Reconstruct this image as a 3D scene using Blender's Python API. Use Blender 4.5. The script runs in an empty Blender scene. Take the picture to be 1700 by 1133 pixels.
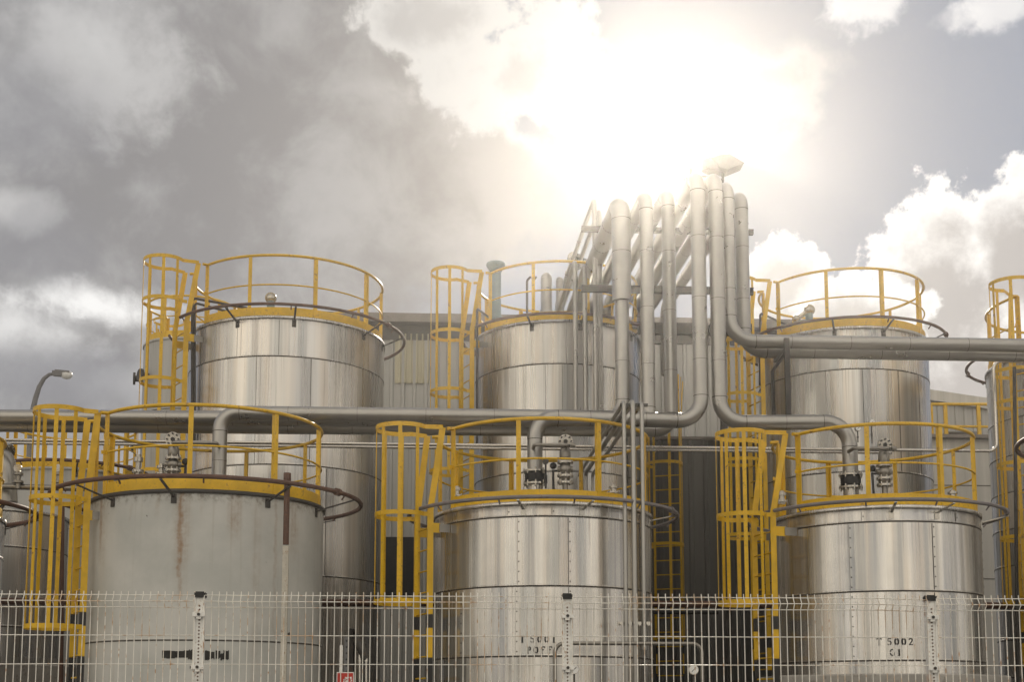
import bpy, math, random
from math import sin, cos, pi, radians as rad, atan2, sqrt, asin, atan, tan
from mathutils import Vector
random.seed(7)
scene = bpy.context.scene
COL = scene.collection

# ------------------------------------------------------------------ camera
F = 2150.0                     # focal length in pixels of the 1700-wide photograph
YAW, PITCH, SHIFT = rad(3.2), rad(6.8), 352.0
CAMZ = 1.5
cd = bpy.data.cameras.new('camera'); cam = bpy.data.objects.new('camera', cd); COL.objects.link(cam)
cam.location = (0, 0, CAMZ); cam.rotation_euler = (rad(90) + PITCH, 0, -YAW)
cd.sensor_width = 36; cd.lens = 36 * F / 1700; cd.shift_y = SHIFT / 1700
cd.clip_start = 0.1; cd.clip_end = 1500
scene.camera = cam
_f = Vector((sin(YAW) * cos(PITCH), cos(YAW) * cos(PITCH), sin(PITCH)))
_r = Vector((cos(YAW), -sin(YAW), 0))
_u = _r.cross(_f)
CX, CY = 850.0, 566.5 + SHIFT

def ray(px, py):
    return _f + _r * ((px - CX) / F) - _u * ((py - CY) / F)
def at(px, py, Y):             # measured picture position -> place in the world at depth Y
    d = ray(px, py); return Vector((0, 0, CAMZ)) + d * (Y / d.y)
def ang(px, py):               # azimuth and elevation of a picture position
    d = ray(px, py).normalized(); return atan2(d.x, d.y), asin(d.z)
def ppm(px, py, Y):            # pixels per metre there
    return F / ((at(px, py, Y) - Vector((0, 0, CAMZ))).dot(_f))

# ------------------------------------------------------------------ light, sky, exposure
SUN_AZ, SUN_EL = ang(1110, 215)
world = bpy.data.worlds.new('World'); scene.world = world; world.use_nodes = True
scene.view_settings.view_transform = 'Standard'; scene.view_settings.look = 'None'
scene.view_settings.exposure = 0.0; scene.view_settings.gamma = 1.0
scene.view_settings.use_curve_mapping = False
sl = bpy.data.lights.new('sun', 'SUN'); so = bpy.data.objects.new('sun', sl); COL.objects.link(so)
sl.energy = 4.0; sl.angle = rad(0.5); sl.color = (1.0, 0.9, 0.76)
sd = Vector((sin(SUN_AZ) * cos(SUN_EL), cos(SUN_AZ) * cos(SUN_EL), sin(SUN_EL)))
so.rotation_euler = (-sd).to_track_quat('-Z', 'Y').to_euler(); so.location = sd * 60
try:
    scene.cycles.use_denoising = True
    scene.cycles.max_bounces = 8; scene.cycles.volume_bounces = 0
    scene.cycles.sample_clamp_indirect = 8
except Exception: pass

class G:                       # small helper for building node trees
    def __init__(s, nt): s.nt = nt
    def n(s, typ, **kw):
        nd = s.nt.nodes.new(typ)
        for k, v in kw.items(): setattr(nd, k, v)
        return nd
    def put(s, sock, v):
        if isinstance(v, bpy.types.NodeSocket): s.nt.links.new(v, sock)
        elif v is not None:
            if sock.type == 'RGBA' and len(v) == 3: v = (*v, 1)
            sock.default_value = v
    def m(s, op, a, b=None, c=None, clamp=False):
        nd = s.n('ShaderNodeMath', operation=op, use_clamp=clamp)
        for i, v in enumerate((a, b, c)):
            if v is not None: s.put(nd.inputs[i], v)
        return nd.outputs[0]
    def ss(s, v, lo, hi):      # smooth step lo -> hi
        nd = s.n('ShaderNodeMapRange', interpolation_type='SMOOTHSTEP')
        s.put(nd.inputs[0], v); s.put(nd.inputs[1], lo); s.put(nd.inputs[2], hi)
        nd.inputs[3].default_value = 0; nd.inputs[4].default_value = 1
        return nd.outputs[0]
    def mr(s, v, a, b, c, d):
        nd = s.n('ShaderNodeMapRange'); s.put(nd.inputs[0], v)
        for i, q in enumerate((a, b, c, d)): s.put(nd.inputs[i + 1], q)
        return nd.outputs[0]
    def noise(s, vec, scale, detail=4, rough=.55, dist=0.0):
        nd = s.n('ShaderNodeTexNoise'); s.put(nd.inputs['Vector'], vec)
        nd.inputs['Scale'].default_value = scale; nd.inputs['Detail'].default_value = detail
        nd.inputs['Roughness'].default_value = rough; nd.inputs['Distortion'].default_value = dist
        return nd.outputs['Fac']
    def mix(s, f, a, b, blend='MIX'):
        nd = s.n('ShaderNodeMix', data_type='RGBA', blend_type=blend)
        s.put(nd.inputs[0], f); s.put(nd.inputs[6], a); s.put(nd.inputs[7], b)
        return nd.outputs[2]
    def xyz(s, v):
        nd = s.n('ShaderNodeSeparateXYZ'); s.put(nd.inputs[0], v); return nd.outputs
    def vec(s, x, y, z):
        nd = s.n('ShaderNodeCombineXYZ')
        for i, v in enumerate((x, y, z)): s.put(nd.inputs[i], v)
        return nd.outputs[0]
    def vadd(s, a, b):
        nd = s.n('ShaderNodeVectorMath', operation='ADD'); s.put(nd.inputs[0], a); s.put(nd.inputs[1], b); return nd.outputs[0]

def build_sky():
    nt = world.node_tree; nt.nodes.clear(); g = G(nt)
    out = g.n('ShaderNodeOutputWorld'); bg = g.n('ShaderNodeBackground'); nt.links.new(bg.outputs[0], out.inputs[0])
    sky = g.n('ShaderNodeTexSky', sky_type='NISHITA'); sky.sun_disc = False
    sky.sun_elevation = SUN_EL; sky.sun_rotation = SUN_AZ; sky.air_density = 1.0; sky.dust_density = .3; sky.ozone_density = 1.0
    d = g.n('ShaderNodeTexCoord').outputs['Generated']
    x, y, z = g.xyz(d)
    az = g.m('ARCTAN2', x, y); el = g.m('ARCSINE', z)
    nA = g.m('SUBTRACT', g.noise(d, 5.0, 8, .55, .2), .5)
    nB = g.m('SUBTRACT', g.noise(d, 15.0, 8, .6, .25), .5)
    nC = g.m('SUBTRACT', g.noise(d, 40.0, 5, .6), .5)
    px2r = 1 / F
    def blob(cx, cy, rx, ry, amp=1.0, ampc=.5):
        a, e = ang(cx, cy)
        p = g.m('DIVIDE', g.m('SUBTRACT', az, a), rx * px2r); q = g.m('DIVIDE', g.m('SUBTRACT', el, e), ry * px2r)
        dd = g.m('SUBTRACT', g.m('SQRT', g.m('ADD', g.m('MULTIPLY', p, p), g.m('MULTIPLY', q, q))), 1.0)
        if amp: dd = g.m('ADD', dd, g.m('MULTIPLY', nB, amp))
        if ampc: dd = g.m('ADD', dd, g.m('MULTIPLY', nC, ampc))
        return dd
    # angle to the sun and the bright thin cloud round it
    dot = g.n('ShaderNodeVectorMath', operation='DOT_PRODUCT'); g.put(dot.inputs[0], d); g.put(dot.inputs[1], tuple(sd))
    sa = g.m('MULTIPLY', g.m('ARCCOSINE', g.m('MINIMUM', dot.outputs['Value'], .99999)), 180 / pi)
    halo = g.m('POWER', 2.718, g.m('DIVIDE', sa, -3.8))
    wide = g.m('POWER', 2.718, g.m('DIVIDE', sa, -13.0))
    # open sky
    skyc = g.mix(1.0, sky.outputs[0], (.05, .05, .05), 'MULTIPLY')
    skyc = g.mix(.90, skyc, g.mix(wide, (.385, .42, .51), (.24, .24, .25)))
    # broken cloud elsewhere; unseen part behind the camera boosted to light the tank fronts
    gen = g.ss(g.m('ADD', nA, g.m('MULTIPLY', nB, .35)), -.14, .03)
    front = g.ss(y, .25, .6)
    gen = g.m('MULTIPLY', gen, g.m('SUBTRACT', 1.0, front))
    gcol = g.mix(g.ss(g.m('ADD', nB, g.m('MULTIPLY', nA, .8)), -.14, .12), (.46, .445, .42), (2.0, 1.78, 1.43))
    anti = g.ss(g.m('MULTIPLY', y, -1.0), -.15, .85)
    gcol = g.mix(anti, g.mix(1.0, gcol, (.42, .42, .44), 'MULTIPLY'), gcol)  # sides dimmed and rear left bright so the tank edges come out darker
    c = g.mix(gen, skyc, gcol)
    # big grey cloud on the left with its bright torn edge
    dl = g.m('MINIMUM', blob(60, 300, 790, 620, .42, .16), blob(690, 330, 270, 175, .5, .22))
    lit = g.ss(g.m('ADD', nB, g.m('MULTIPLY', nA, .8)), -.16, .20)
    warm = g.m('MULTIPLY', wide, 1.5, clamp=True)
    gray = g.mix(lit, g.mix(warm, (.255, .255, .268), (.35, .32, .295)), g.mix(warm, (.425, .425, .435), (.45, .42, .39)))
    rim = g.mix(g.ss(dl, -.20, -.01), gray, g.mix(g.ss(el, ang(900, 330)[1], ang(900, 200)[1]), (.42, .385, .35), (.72, .69, .65)))
    rim = g.mix(g.ss(wide, .22, .42), gray, rim)
    for (cx, cy, rx, ry, k) in ((150, 505, 120, 36, .95), (10, 345, 70, 30, .30), (20, 540, 120, 50, .6), (170, 70, 130, 100, .34), (300, 640, 120, 30, .25)):
        b = g.ss(blob(cx, cy, rx, ry, 3.2, 1.0), .35, -.7)
        rim = g.mix(g.m('MULTIPLY', b, k), rim, (1.0, .99, .97))
    for (cx, cy, rx, ry, k) in ((90, 620, 190, 55, .55), (60, 420, 120, 70, .4), (40, 190, 120, 90, .4)):
        b = g.ss(blob(cx, cy, rx, ry, 2.2, .6), .3, -.8)
        rim = g.mix(g.m('MULTIPLY', b, k), rim, (.30, .30, .325))
    c = g.mix(g.ss(dl, .05, g.mr(el, ang(900, 420)[1], ang(900, 200)[1], -.28, -.05)), c, rim)
    # heaped white clouds on the right
    def heap(c, blobs, lo, hi, amp=1.3, soft=.06):
        dd = None
        for b in blobs:
            e = blob(*b, amp, .9); dd = e if dd is None else g.m('MINIMUM', dd, e)
        sh = g.ss(g.m('ADD', dd, g.m('MULTIPLY', nA, .9)), -.75, -.12)
        return g.mix(g.ss(dd, soft, -soft * 1.4), c, g.mix(sh, lo, hi))
    c = heap(c, ((1560, 520, 150, 175), (1710, 430, 120, 140), (1620, 640, 260, 150)), (.50, .47, .45), (1.0, .97, .93))
    c = heap(c, ((1290, 470, 110, 75), (1380, 560, 170, 110)), (.58, .55, .52), (.95, .93, .89))
    c = heap(c, ((1270, 125, 95, 40), (1210, 190, 120, 60)), (.36, .36, .36), (.46, .455, .45), 2.2, .35)
    c = heap(c, ((740, 30, 150, 55), (850, 130, 150, 95)), (.52, .50, .48), (.68, .66, .63), 2.0, .12)
    for (cx, cy, rx, ry, k) in ((1440, -8, 60, 42, .7), (1670, -4, 70, 34, .7), (1590, 25, 40, 14, .3)):
        c = g.mix(g.m('MULTIPLY', g.ss(blob(cx, cy, rx, ry, 3.0, 1.6), .25, -.6), k), c, (.95, .93, .91))
    # glow of the sun behind thin cloud
    c = g.mix(1.0, c, g.mix(1.0, (.22, .21, .19), g.vec(halo, halo, halo), 'MULTIPLY'), 'ADD')
    # below the horizon
    c = g.mix(g.ss(z, -.01, -.06), c, (.16, .15, .14))
    g.put(bg.inputs[0], c); bg.inputs[1].default_value = 1.0
build_sky()

# ------------------------------------------------------------------ materials
def mat(name):
    m = bpy.data.materials.new(name); m.use_nodes = True; nt = m.node_tree
    return m, G(nt), nt.nodes['Principled BSDF']

def bump(g, b, h, strength, dist=.01):
    bp = g.n('ShaderNodeBump'); bp.inputs['Strength'].default_value = strength; bp.inputs['Distance'].default_value = dist
    g.put(bp.inputs['Height'], h); g.put(b.inputs['Normal'], bp.outputs[0])

def steel_clad(name, seed, dark=(.29, .28, .265), light=(.64, .615, .57), rough=(.20, .36), course=.88, patch=0.0):
    """stainless sheet cladding: upright rolling streaks and painted-in reflection bands, each course of sheets a little different"""
    m, g, b = mat(name)
    o = g.n('ShaderNodeTexCoord').outputs['Object']
    x, y, z = g.xyz(o)
    a = g.m('ARCTAN2', y, x)
    row = g.m('FLOOR', g.m('DIVIDE', z, course))
    u = g.m('ADD', a, g.m('MULTIPLY', g.m('SINE', g.m('ADD', g.m('MULTIPLY', row, 12.9), seed)), 3.0))
    wob = g.noise(o, 1.2, 2)
    u2 = g.m('ADD', u, g.m('MULTIPLY', wob, .012))
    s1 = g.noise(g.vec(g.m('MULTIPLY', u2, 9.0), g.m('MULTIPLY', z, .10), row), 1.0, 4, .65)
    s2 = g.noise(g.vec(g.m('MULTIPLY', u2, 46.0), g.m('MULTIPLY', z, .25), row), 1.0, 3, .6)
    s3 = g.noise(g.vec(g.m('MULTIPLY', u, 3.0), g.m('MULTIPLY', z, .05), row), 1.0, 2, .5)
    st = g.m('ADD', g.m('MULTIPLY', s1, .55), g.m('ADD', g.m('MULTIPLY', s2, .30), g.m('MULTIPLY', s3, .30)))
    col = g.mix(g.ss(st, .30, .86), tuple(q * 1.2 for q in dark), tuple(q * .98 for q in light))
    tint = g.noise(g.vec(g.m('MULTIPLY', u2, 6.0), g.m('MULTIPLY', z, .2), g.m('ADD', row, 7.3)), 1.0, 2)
    col = g.mix(g.m('MULTIPLY', g.ss(tint, .45, .68), .4), col, (.66, .56, .45))  # warm streaks painted in place of sunlit surroundings mirrored in the steel
    # individual sheets, and reflections painted as hard-edged bands, pale warm beside cool grey
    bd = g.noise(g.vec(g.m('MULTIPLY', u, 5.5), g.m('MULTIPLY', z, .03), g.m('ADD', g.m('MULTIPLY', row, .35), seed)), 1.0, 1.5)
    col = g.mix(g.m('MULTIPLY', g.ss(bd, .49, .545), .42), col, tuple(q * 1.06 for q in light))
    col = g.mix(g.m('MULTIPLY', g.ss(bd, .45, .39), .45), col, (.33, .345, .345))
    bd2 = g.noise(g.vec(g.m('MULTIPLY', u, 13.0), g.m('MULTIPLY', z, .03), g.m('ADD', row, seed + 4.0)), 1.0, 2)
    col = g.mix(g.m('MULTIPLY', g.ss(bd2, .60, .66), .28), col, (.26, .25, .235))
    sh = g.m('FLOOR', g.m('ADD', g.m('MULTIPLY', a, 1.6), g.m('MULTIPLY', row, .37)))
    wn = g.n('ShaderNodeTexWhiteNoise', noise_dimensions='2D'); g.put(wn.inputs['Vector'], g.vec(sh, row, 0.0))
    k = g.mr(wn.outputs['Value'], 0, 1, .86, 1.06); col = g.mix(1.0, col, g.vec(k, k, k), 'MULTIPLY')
    # dribbles of dirt that start at the top edge of a course
    fr = g.m('FRACT', g.m('DIVIDE', z, course))
    drb = g.noise(g.vec(g.m('MULTIPLY', u2, 48.0), g.m('MULTIPLY', z, .25), row), 1.0, 2, .5)
    dm = g.m('MULTIPLY', g.ss(drb, .56, .70), g.ss(fr, .25, 1.0))
    col = g.mix(g.m('MULTIPLY', dm, .42), col, (.15, .125, .10))
    g.put(b.inputs['Base Color'], col); b.inputs['Metallic'].default_value = .92
    g.put(b.inputs['Roughness'], g.mr(g.m('ADD', g.m('MULTIPLY', s2, .5), g.m('MULTIPLY', s3, .5)), .3, .7, rough[0], rough[1]))
    b.inputs['Anisotropic'].default_value = .35
    hh = g.m('ADD', g.m('MULTIPLY', s1, .10), g.m('ADD', g.m('MULTIPLY', s2, .004), g.m('MULTIPLY', s3, 1.8)))
    hh = g.m('ADD', hh, g.m('MULTIPLY', g.noise(o, 1.3, 2), .55))
    bump(g, b, hh, .55, .035)
    return m

def painted(name, col, rough=.45, dirt=(.10, .07, .04), amount=.35, scale=5.0, metallic=0.0, spec=.4, rust=None):
    m, g, b = mat(name)
    o = g.n('ShaderNodeTexCoord').outputs['Object']
    n = g.noise(o, scale, 6, .62); n2 = g.noise(o, scale * 6, 4, .6)
    lo = tuple(c * .80 for c in col)
    c = g.mix(g.ss(n, .35, .68), lo, col)
    c = g.mix(g.m('MULTIPLY', g.ss(g.m('ADD', n2, g.m('MULTIPLY', n, .5)), .80, .98), amount), c, dirt)
    if rust:
        rn = g.noise(o, rust[1], 5, .7)
        c = g.mix(g.m('MULTIPLY', g.ss(rn, rust[2], rust[2] + .08), rust[3]), c, rust[0])
    g.put(b.inputs['Base Color'], c); b.inputs['Metallic'].default_value = metallic
    g.put(b.inputs['Roughness'], g.mr(n2, .3, .7, rough - .07, rough + .12))
    b.inputs['Specular IOR Level'].default_value = spec
    bump(g, b, n2, .15, .004)
    return m

def pipe_steel(name, col=(.345, .335, .315), rough=.36):
    m, g, b = mat(name)
    o = g.n('ShaderNodeTexCoord').outputs['Object']
    n = g.noise(o, 3.0, 5, .6); n2 = g.noise(o, 40.0, 3, .6)
    c = g.mix(g.ss(n, .32, .7), tuple(q * .90 for q in col), col)
    c = g.mix(g.m('MULTIPLY', g.ss(n2, .58, .75), .2), c, (.30, .26, .21))
    g.put(b.inputs['Base Color'], c); b.inputs['Metallic'].default_value = .85
    g.put(b.inputs['Roughness'], g.mr(n, .3, .7, rough - .10, rough + .02))
    bump(g, b, n2, .04, .002)
    return m

YEL = (.72, .44, .007)
M = dict(
    yellow=painted('yellow_paint', YEL, .42, (.20, .12, .05), .5, 4.0, rust=((.17, .075, .03), 8.0, .61, .75)),
    pipe=pipe_steel('pipe_jacket'),
    pipe_dark=pipe_steel('pipe_jacket_dull', (.25, .235, .21), .38),
    thin=pipe_steel('tube_steel', (.60, .57, .52), .28),
    brown=painted('brown_primer', (.115, .062, .045), .6, (.22, .10, .05), .6, 6.0, spec=.3),
    greypipe=painted('grey_pipe_paint', (.20, .185, .19), .5, (.16, .08, .05), .6, 5.0),
    black=painted('black_rubber', (.018, .018, .019), .6, (.08, .07, .06), .4),
    darksteel=painted('dark_steel', (.055, .052, .048), .5, (.12, .07, .04), .6, 8.0, metallic=.3),
    flange=pipe_steel('valve_metal', (.44, .42, .38), .26),
    blue=painted('blue_grey_paint', (.16, .24, .27), .5),
    seam=painted('seam_line', (.055, .045, .036), .7),
    white=painted('white_coating', (.85, .85, .82), .4, (.35, .19, .07), .75, 7.0, rust=((.42, .19, .05), 2.2, .57, .55)),
    wire=painted('fence_wire_coating', (.86, .84, .77), .38, (.42, .20, .06), .9, 3.0, rust=((.46, .25, .085), 2.3, .53, .6)),
    lamp=painted('lamp_grey', (.14, .14, .145), .5),
    lampwhite=painted('lamp_cover', (.62, .62, .60), .35),
    red=painted('sign_red', (.50, .035, .022), .4, amount=.2),
    signwhite=painted('sign_white', (.80, .80, .78), .4, amount=.2),
    concrete=painted('plinth_concrete', (.36, .345, .32), .85, (.15, .13, .11), .6, 2.5, spec=.2),
    oldwhite=painted('old_white_paint', (.55, .52, .45), .5, (.25, .14, .06), .8, 6.0, rust=((.20, .10, .05), 4.0, .56, .7)),
    ink=painted('stencil_ink', (.022, .021, .02), .7, amount=.2),
    louvre=painted('unit_metal', (.22, .22, .215), .5),
)
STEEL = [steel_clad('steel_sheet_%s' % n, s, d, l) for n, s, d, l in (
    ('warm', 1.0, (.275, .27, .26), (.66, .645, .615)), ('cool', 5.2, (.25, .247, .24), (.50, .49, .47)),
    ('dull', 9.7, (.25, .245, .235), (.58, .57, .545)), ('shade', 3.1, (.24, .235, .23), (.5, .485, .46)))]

def ladder_paint():            # yellow above, black and yellow bands near the ground
    m, g, b = mat('ladder_paint')
    o = g.n('ShaderNodeTexCoord').outputs['Object']; x, y, z = g.xyz(o)
    n = g.noise(o, 5, 5)
    zz = g.m('ADD', z, g.m('MULTIPLY', n, .03))
    band = g.ss(g.m('SINE', g.m('MULTIPLY', g.m('SUBTRACT', zz, 2.16), 2 * pi / .78)), -.08, .08)
    band = g.m('MAXIMUM', band, g.ss(zz, 2.72, 2.74))
    c = g.mix(band, (.014, .013, .012), g.mix(g.ss(n, .35, .65), tuple(q * .8 for q in YEL), YEL))
    g.put(b.inputs['Base Color'], c); b.inputs['Roughness'].default_value = .45
    return m
M['ladder'] = ladder_paint()

def grey_tank_paint():
    m, g, b = mat('grey_tank_paint')
    o = g.n('ShaderNodeTexCoord').outputs['Object']; x, y, z = g.xyz(o)
    a = g.m('ARCTAN2', y, x)
    n = g.noise(o, 1.6, 6, .6); fine = g.noise(o, 14, 5, .65)
    u = g.m('ADD', a, g.m('MULTIPLY', g.m('SUBTRACT', g.noise(g.vec(g.m('MULTIPLY', a, 3), 0.0, g.m('MULTIPLY', z, 2.2)), 1.5, 4), .5), .09))
    c = g.mix(g.ss(n, .3, .7), (.43, .44, .42), (.53, .53, .505))
    wash = g.noise(g.vec(g.m('MULTIPLY', a, 26), 0.0, g.m('MULTIPLY', z, .35)), 1.0, 4, .6)
    c = g.mix(g.m('MULTIPLY', g.ss(wash, .55, .75), .30), c, (.32, .295, .24))
    top = 4.17
    for (deg, w, length, k, dens) in ((-92.5, .030, 1.5, .72, .42), (-92.0, .095, 1.25, .5, .48), (-68, .085, .65, .5, .5), (-140, .04, .8, .6, .4), (-137, .07, 1.2, .25, .5), (-47, .022, 2.4, .35, .45), (-36, .10, .8, .45, .5), (-57, .06, 3.0, .22, .5), (-118, .02, .4, .25, .5), (-84, .03, .35, .3, .5), (-104, .03, .3, .3, .5)):
        dd = g.m('ABSOLUTE', g.m('SUBTRACT', u, rad(deg)))
        across = g.ss(dd, w, w * .1)
        down = g.m('SUBTRACT', top, z)
        along = g.m('MULTIPLY', g.ss(down, length * 1.15, length * .45), g.ss(g.m('ADD', g.m('MULTIPLY', fine, .6), g.m('MULTIPLY', wash, .4)), dens * .6, dens + .22))
        c = g.mix(g.m('MULTIPLY', g.m('MULTIPLY', across, along), k), c, (.23, .115, .035))
    # blistered dark patch at the very top edge
    c = g.mix(g.m('MULTIPLY', g.ss(z, top - .14, top - .01), g.m('MULTIPLY', g.ss(fine, .42, .7), .75)), c, (.14, .12, .095))
    spots = g.noise(o, 11.0, 1, .5)
    c = g.mix(g.ss(spots, .80, .82), c, (.06, .05, .04))
    g.put(b.inputs['Base Color'], c); g.put(b.inputs['Roughness'], g.mr(fine, .3, .7, .38, .55))
    b.inputs['Specular IOR Level'].default_value = .35
    dent = g.noise(o, .9, 2); bump(g, b, g.m('ADD', g.m('MULTIPLY', dent, 4.0), g.m('MULTIPLY', fine, .05)), .35, .02)
    return m
M['greytank'] = grey_tank_paint()

def sheet_wall(name, col, pitch, stain=.4):
    m, g, b = mat(name)
    o = g.n('ShaderNodeTexCoord').outputs['Object']; x, y, z = g.xyz(o)
    st = g.noise(g.vec(g.m('MULTIPLY', x, 5.0), y, g.m('MULTIPLY', z, .25)), 1.0, 5, .6)
    c = g.mix(g.ss(st, .3, .7), tuple(q * .82 for q in col), col)
    dn = g.noise(g.vec(g.m('MULTIPLY', x, 14.0), y, g.m('MULTIPLY', z, .5)), 1.0, 4, .6)
    c = g.mix(g.m('MULTIPLY', g.ss(dn, .55, .75), stain), c, (.13, .12, .095))
    g.put(b.inputs['Base Color'], c); b.inputs['Roughness'].default_value = .5; b.inputs['Metallic'].default_value = .15
    return m
M['wall'] = sheet_wall('grey_sheet_wall', (.40, .40, .385), .2)
M['wallpale'] = sheet_wall('pale_sheet_wall', (.50, .49, .46), .2, .25)
M['wallshaded'] = sheet_wall('shaded_sheet_wall', (.11, .112, .108), .2)  # grey cladding darkened evenly to stand in for the shade it lies in
M['translucent'] = sheet_wall('yellowed_panel', (.46, .43, .31), .1, .5)
M['roofedge'] = painted('roof_edge', (.20, .18, .165), .5)

def ground_mat():
    m, g, b = mat('yard_concrete'); o = g.n('ShaderNodeTexCoord').outputs['Object']
    n = g.noise(o, .35, 8, .6); n2 = g.noise(o, 6, 5, .6)
    c = g.mix(g.ss(n, .3, .7), (.13, .125, .115), (.23, .22, .20)); c = g.mix(g.m('MULTIPLY', n2, .4), c, (.09, .085, .08))
    g.put(b.inputs['Base Color'], c); b.inputs['Roughness'].default_value = .9; return m

# ------------------------------------------------------------------ mesh tools
class MB:
    def __init__(s): s.v = []; s.f = []; s.mi = []; s.sm = []
    def add(s, vs, fs, mi=0, smooth=True):
        k = len(s.v); s.v += [tuple(p) for p in vs]
        for f in fs: s.f.append([i + k for i in f]); s.mi.append(mi); s.sm.append(smooth)
        return s
    def box(s, c, d, ax=(1, 0, 0), up=(0, 0, 1), mi=0):
        ax = Vector(ax).normalized(); up = Vector(up).normalized(); ay = up.cross(ax).normalized(); c = Vector(c)
        h = [q / 2 for q in d]
        vs = [c + ax * (i * h[0]) + ay * (j * h[1]) + up * (k * h[2]) for k in (-1, 1) for j in (-1, 1) for i in (-1, 1)]
        return s.add(vs, [(0, 2, 3, 1), (4, 5, 7, 6), (0, 1, 5, 4), (2, 6, 7, 3), (0, 4, 6, 2), (1, 3, 7, 5)], mi, False)
    def tube(s, pts, r, n=12, mi=0, closed=False, caps=True):
        pts = [Vector(p) for p in pts]; N = len(pts)
        rr = r if isinstance(r, (list, tuple)) else [r] * N
        tang = []
        for i in range(N):
            a = pts[(i - 1) % N] if (closed or i > 0) else pts[i]; b = pts[(i + 1) % N] if (closed or i < N - 1) else pts[i]
            tang.append((b - a).normalized())
        nrm = tang[0].orthogonal().normalized()
        if abs(tang[0].z) < .9: nrm = (Vector((0, 0, 1)) - tang[0] * tang[0].z).normalized()
        vs = []
        for i in range(N):
            nrm = (nrm - tang[i] * nrm.dot(tang[i])).normalized(); bn = tang[i].cross(nrm)
            for k in range(n):
                t = 2 * pi * k / n; vs.append(pts[i] + (nrm * cos(t) + bn * sin(t)) * rr[i])
        fs = []
        for i in range(N if closed else N - 1):
            j = (i + 1) % N
            for k in range(n):
                fs.append((i * n + k, i * n + (k + 1) % n, j * n + (k + 1) % n, j * n + k))
        s.add(vs, fs, mi)
        if caps and not closed:
            s.add(vs[:n], [list(range(n))[::-1]], mi, False); s.add(vs[-n:], [list(range(n))], mi, False)
        return s
    def lathe(s, prof, n=64, mi=0, c=(0, 0, 0), a0=0, a1=2 * pi, smooth=True):
        full = abs(a1 - a0 - 2 * pi) < 1e-6; cols = n if full else n + 1; vs = []
        for (r, z) in prof:
            for k in range(cols):
                t = a0 + (a1 - a0) * k / n; vs.append((c[0] + r * cos(t), c[1] + r * sin(t), c[2] + z))
        fs = []
        for i in range(len(prof) - 1):
            for k in range(n):
                k2 = (k + 1) % cols
                fs.append((i * cols + k, i * cols + k2, (i + 1) * cols + k2, (i + 1) * cols + k))
        return s.add(vs, fs, mi, smooth)
    def disc(s, c, axis, r, h, n=20, mi=0):
        c = Vector(c); a = Vector(axis).normalized(); return s.tube([c - a * (h / 2), c + a * (h / 2)], r, n, mi)
    def strip(s, pts, w, t, nrm=None, mi=0):
        """flat bar along pts; w across z, t thick in the outward direction given per point"""
        vs = []; N = len(pts)
        for i, p in enumerate(pts):
            p = Vector(p); q = Vector(nrm[i])
            vs += [p - q * t / 2 + Vector((0, 0, -w / 2)), p + q * t / 2 + Vector((0, 0, -w / 2)), p + q * t / 2 + Vector((0, 0, w / 2)), p - q * t / 2 + Vector((0, 0, w / 2))]
        fs = []
        for i in range(N - 1):
            for k in range(4): fs.append((i * 4 + k, i * 4 + (k + 1) % 4, i * 4 + 4 + (k + 1) % 4, i * 4 + 4 + k))
        fs += [(3, 2, 1, 0), tuple((N - 1) * 4 + k for k in range(4))]
        return s.add(vs, fs, mi, False)
    def ball(s, c, r, mi=0, n=14, m=8):
        prof = [(max(1e-4, r * sin(pi * i / m)), -r * cos(pi * i / m)) for i in range(m + 1)]
        return s.lathe(prof, n, mi, c)

def rounded(pts, r, n=7):
    """polyline with its corners turned into arcs of radius r"""
    pts = [Vector(p) for p in pts]; out = [pts[0]]
    for i in range(1, len(pts) - 1):
        a = (pts[i - 1] - pts[i]); b = (pts[i + 1] - pts[i]); la, lb = a.length, b.length; a.normalize(); b.normalize()
        th = a.angle(b)
        if th > pi - .02: out.append(pts[i]); continue
        rad_ = r[i - 1] if isinstance(r, (list, tuple)) else r
        t = min(rad_ / tan(th / 2), la * .49, lb * .49); rr = t * tan(th / 2)
        c = pts[i] + (a + b).normalized() * (rr / sin(th / 2))
        p0 = pts[i] + a * t; p1 = pts[i] + b * t; v0 = p0 - c; v1 = p1 - c; w = v0.angle(v1)
        for k in range(n + 1):
            q = k / n; out.append(c + (v0 * sin((1 - q) * w) + v1 * sin(q * w)) / sin(w))
    out.append(pts[-1]); return out

def link(name, mb, mats, parent=None, loc=None):
    me = bpy.data.meshes.new(name)
    me.from_pydata(mb.v, [], mb.f)
    if not isinstance(mats, (list, tuple)): mats = [mats]
    for m in mats: me.materials.append(m)
    me.polygons.foreach_set('material_index', mb.mi); me.polygons.foreach_set('use_smooth', mb.sm)
    me.update()
    o = bpy.data.objects.new(name, me); COL.objects.link(o)
    if loc is not None: o.location = loc
    if parent is not None: o.parent = parent
    return o
def tag(o, label=None, cat=None, group=None, kind=None):
    if label: o['label'] = label
    if cat: o['category'] = cat
    if group: o['group'] = group
    if kind: o['kind'] = kind
    return o
def empty(name, loc, label, cat, group=None):
    o = bpy.data.objects.new(name, None); COL.objects.link(o); o.location = loc; o.empty_display_size = .3
    return tag(o, label, cat, group)
def again(o, parent, loc=None):
    c = o.copy(); COL.objects.link(c); c.parent = parent
    if loc is not None: c.location = loc
    return c

# ------------------------------------------------------------------ ground
gr = MB(); gr.add([(-160, -70, 0), (160, -70, 0), (160, 240, 0), (-160, 240, 0)], [(0, 1, 2, 3)], 0, False)
tag(link('ground', gr, ground_mat()), kind='structure')

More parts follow.
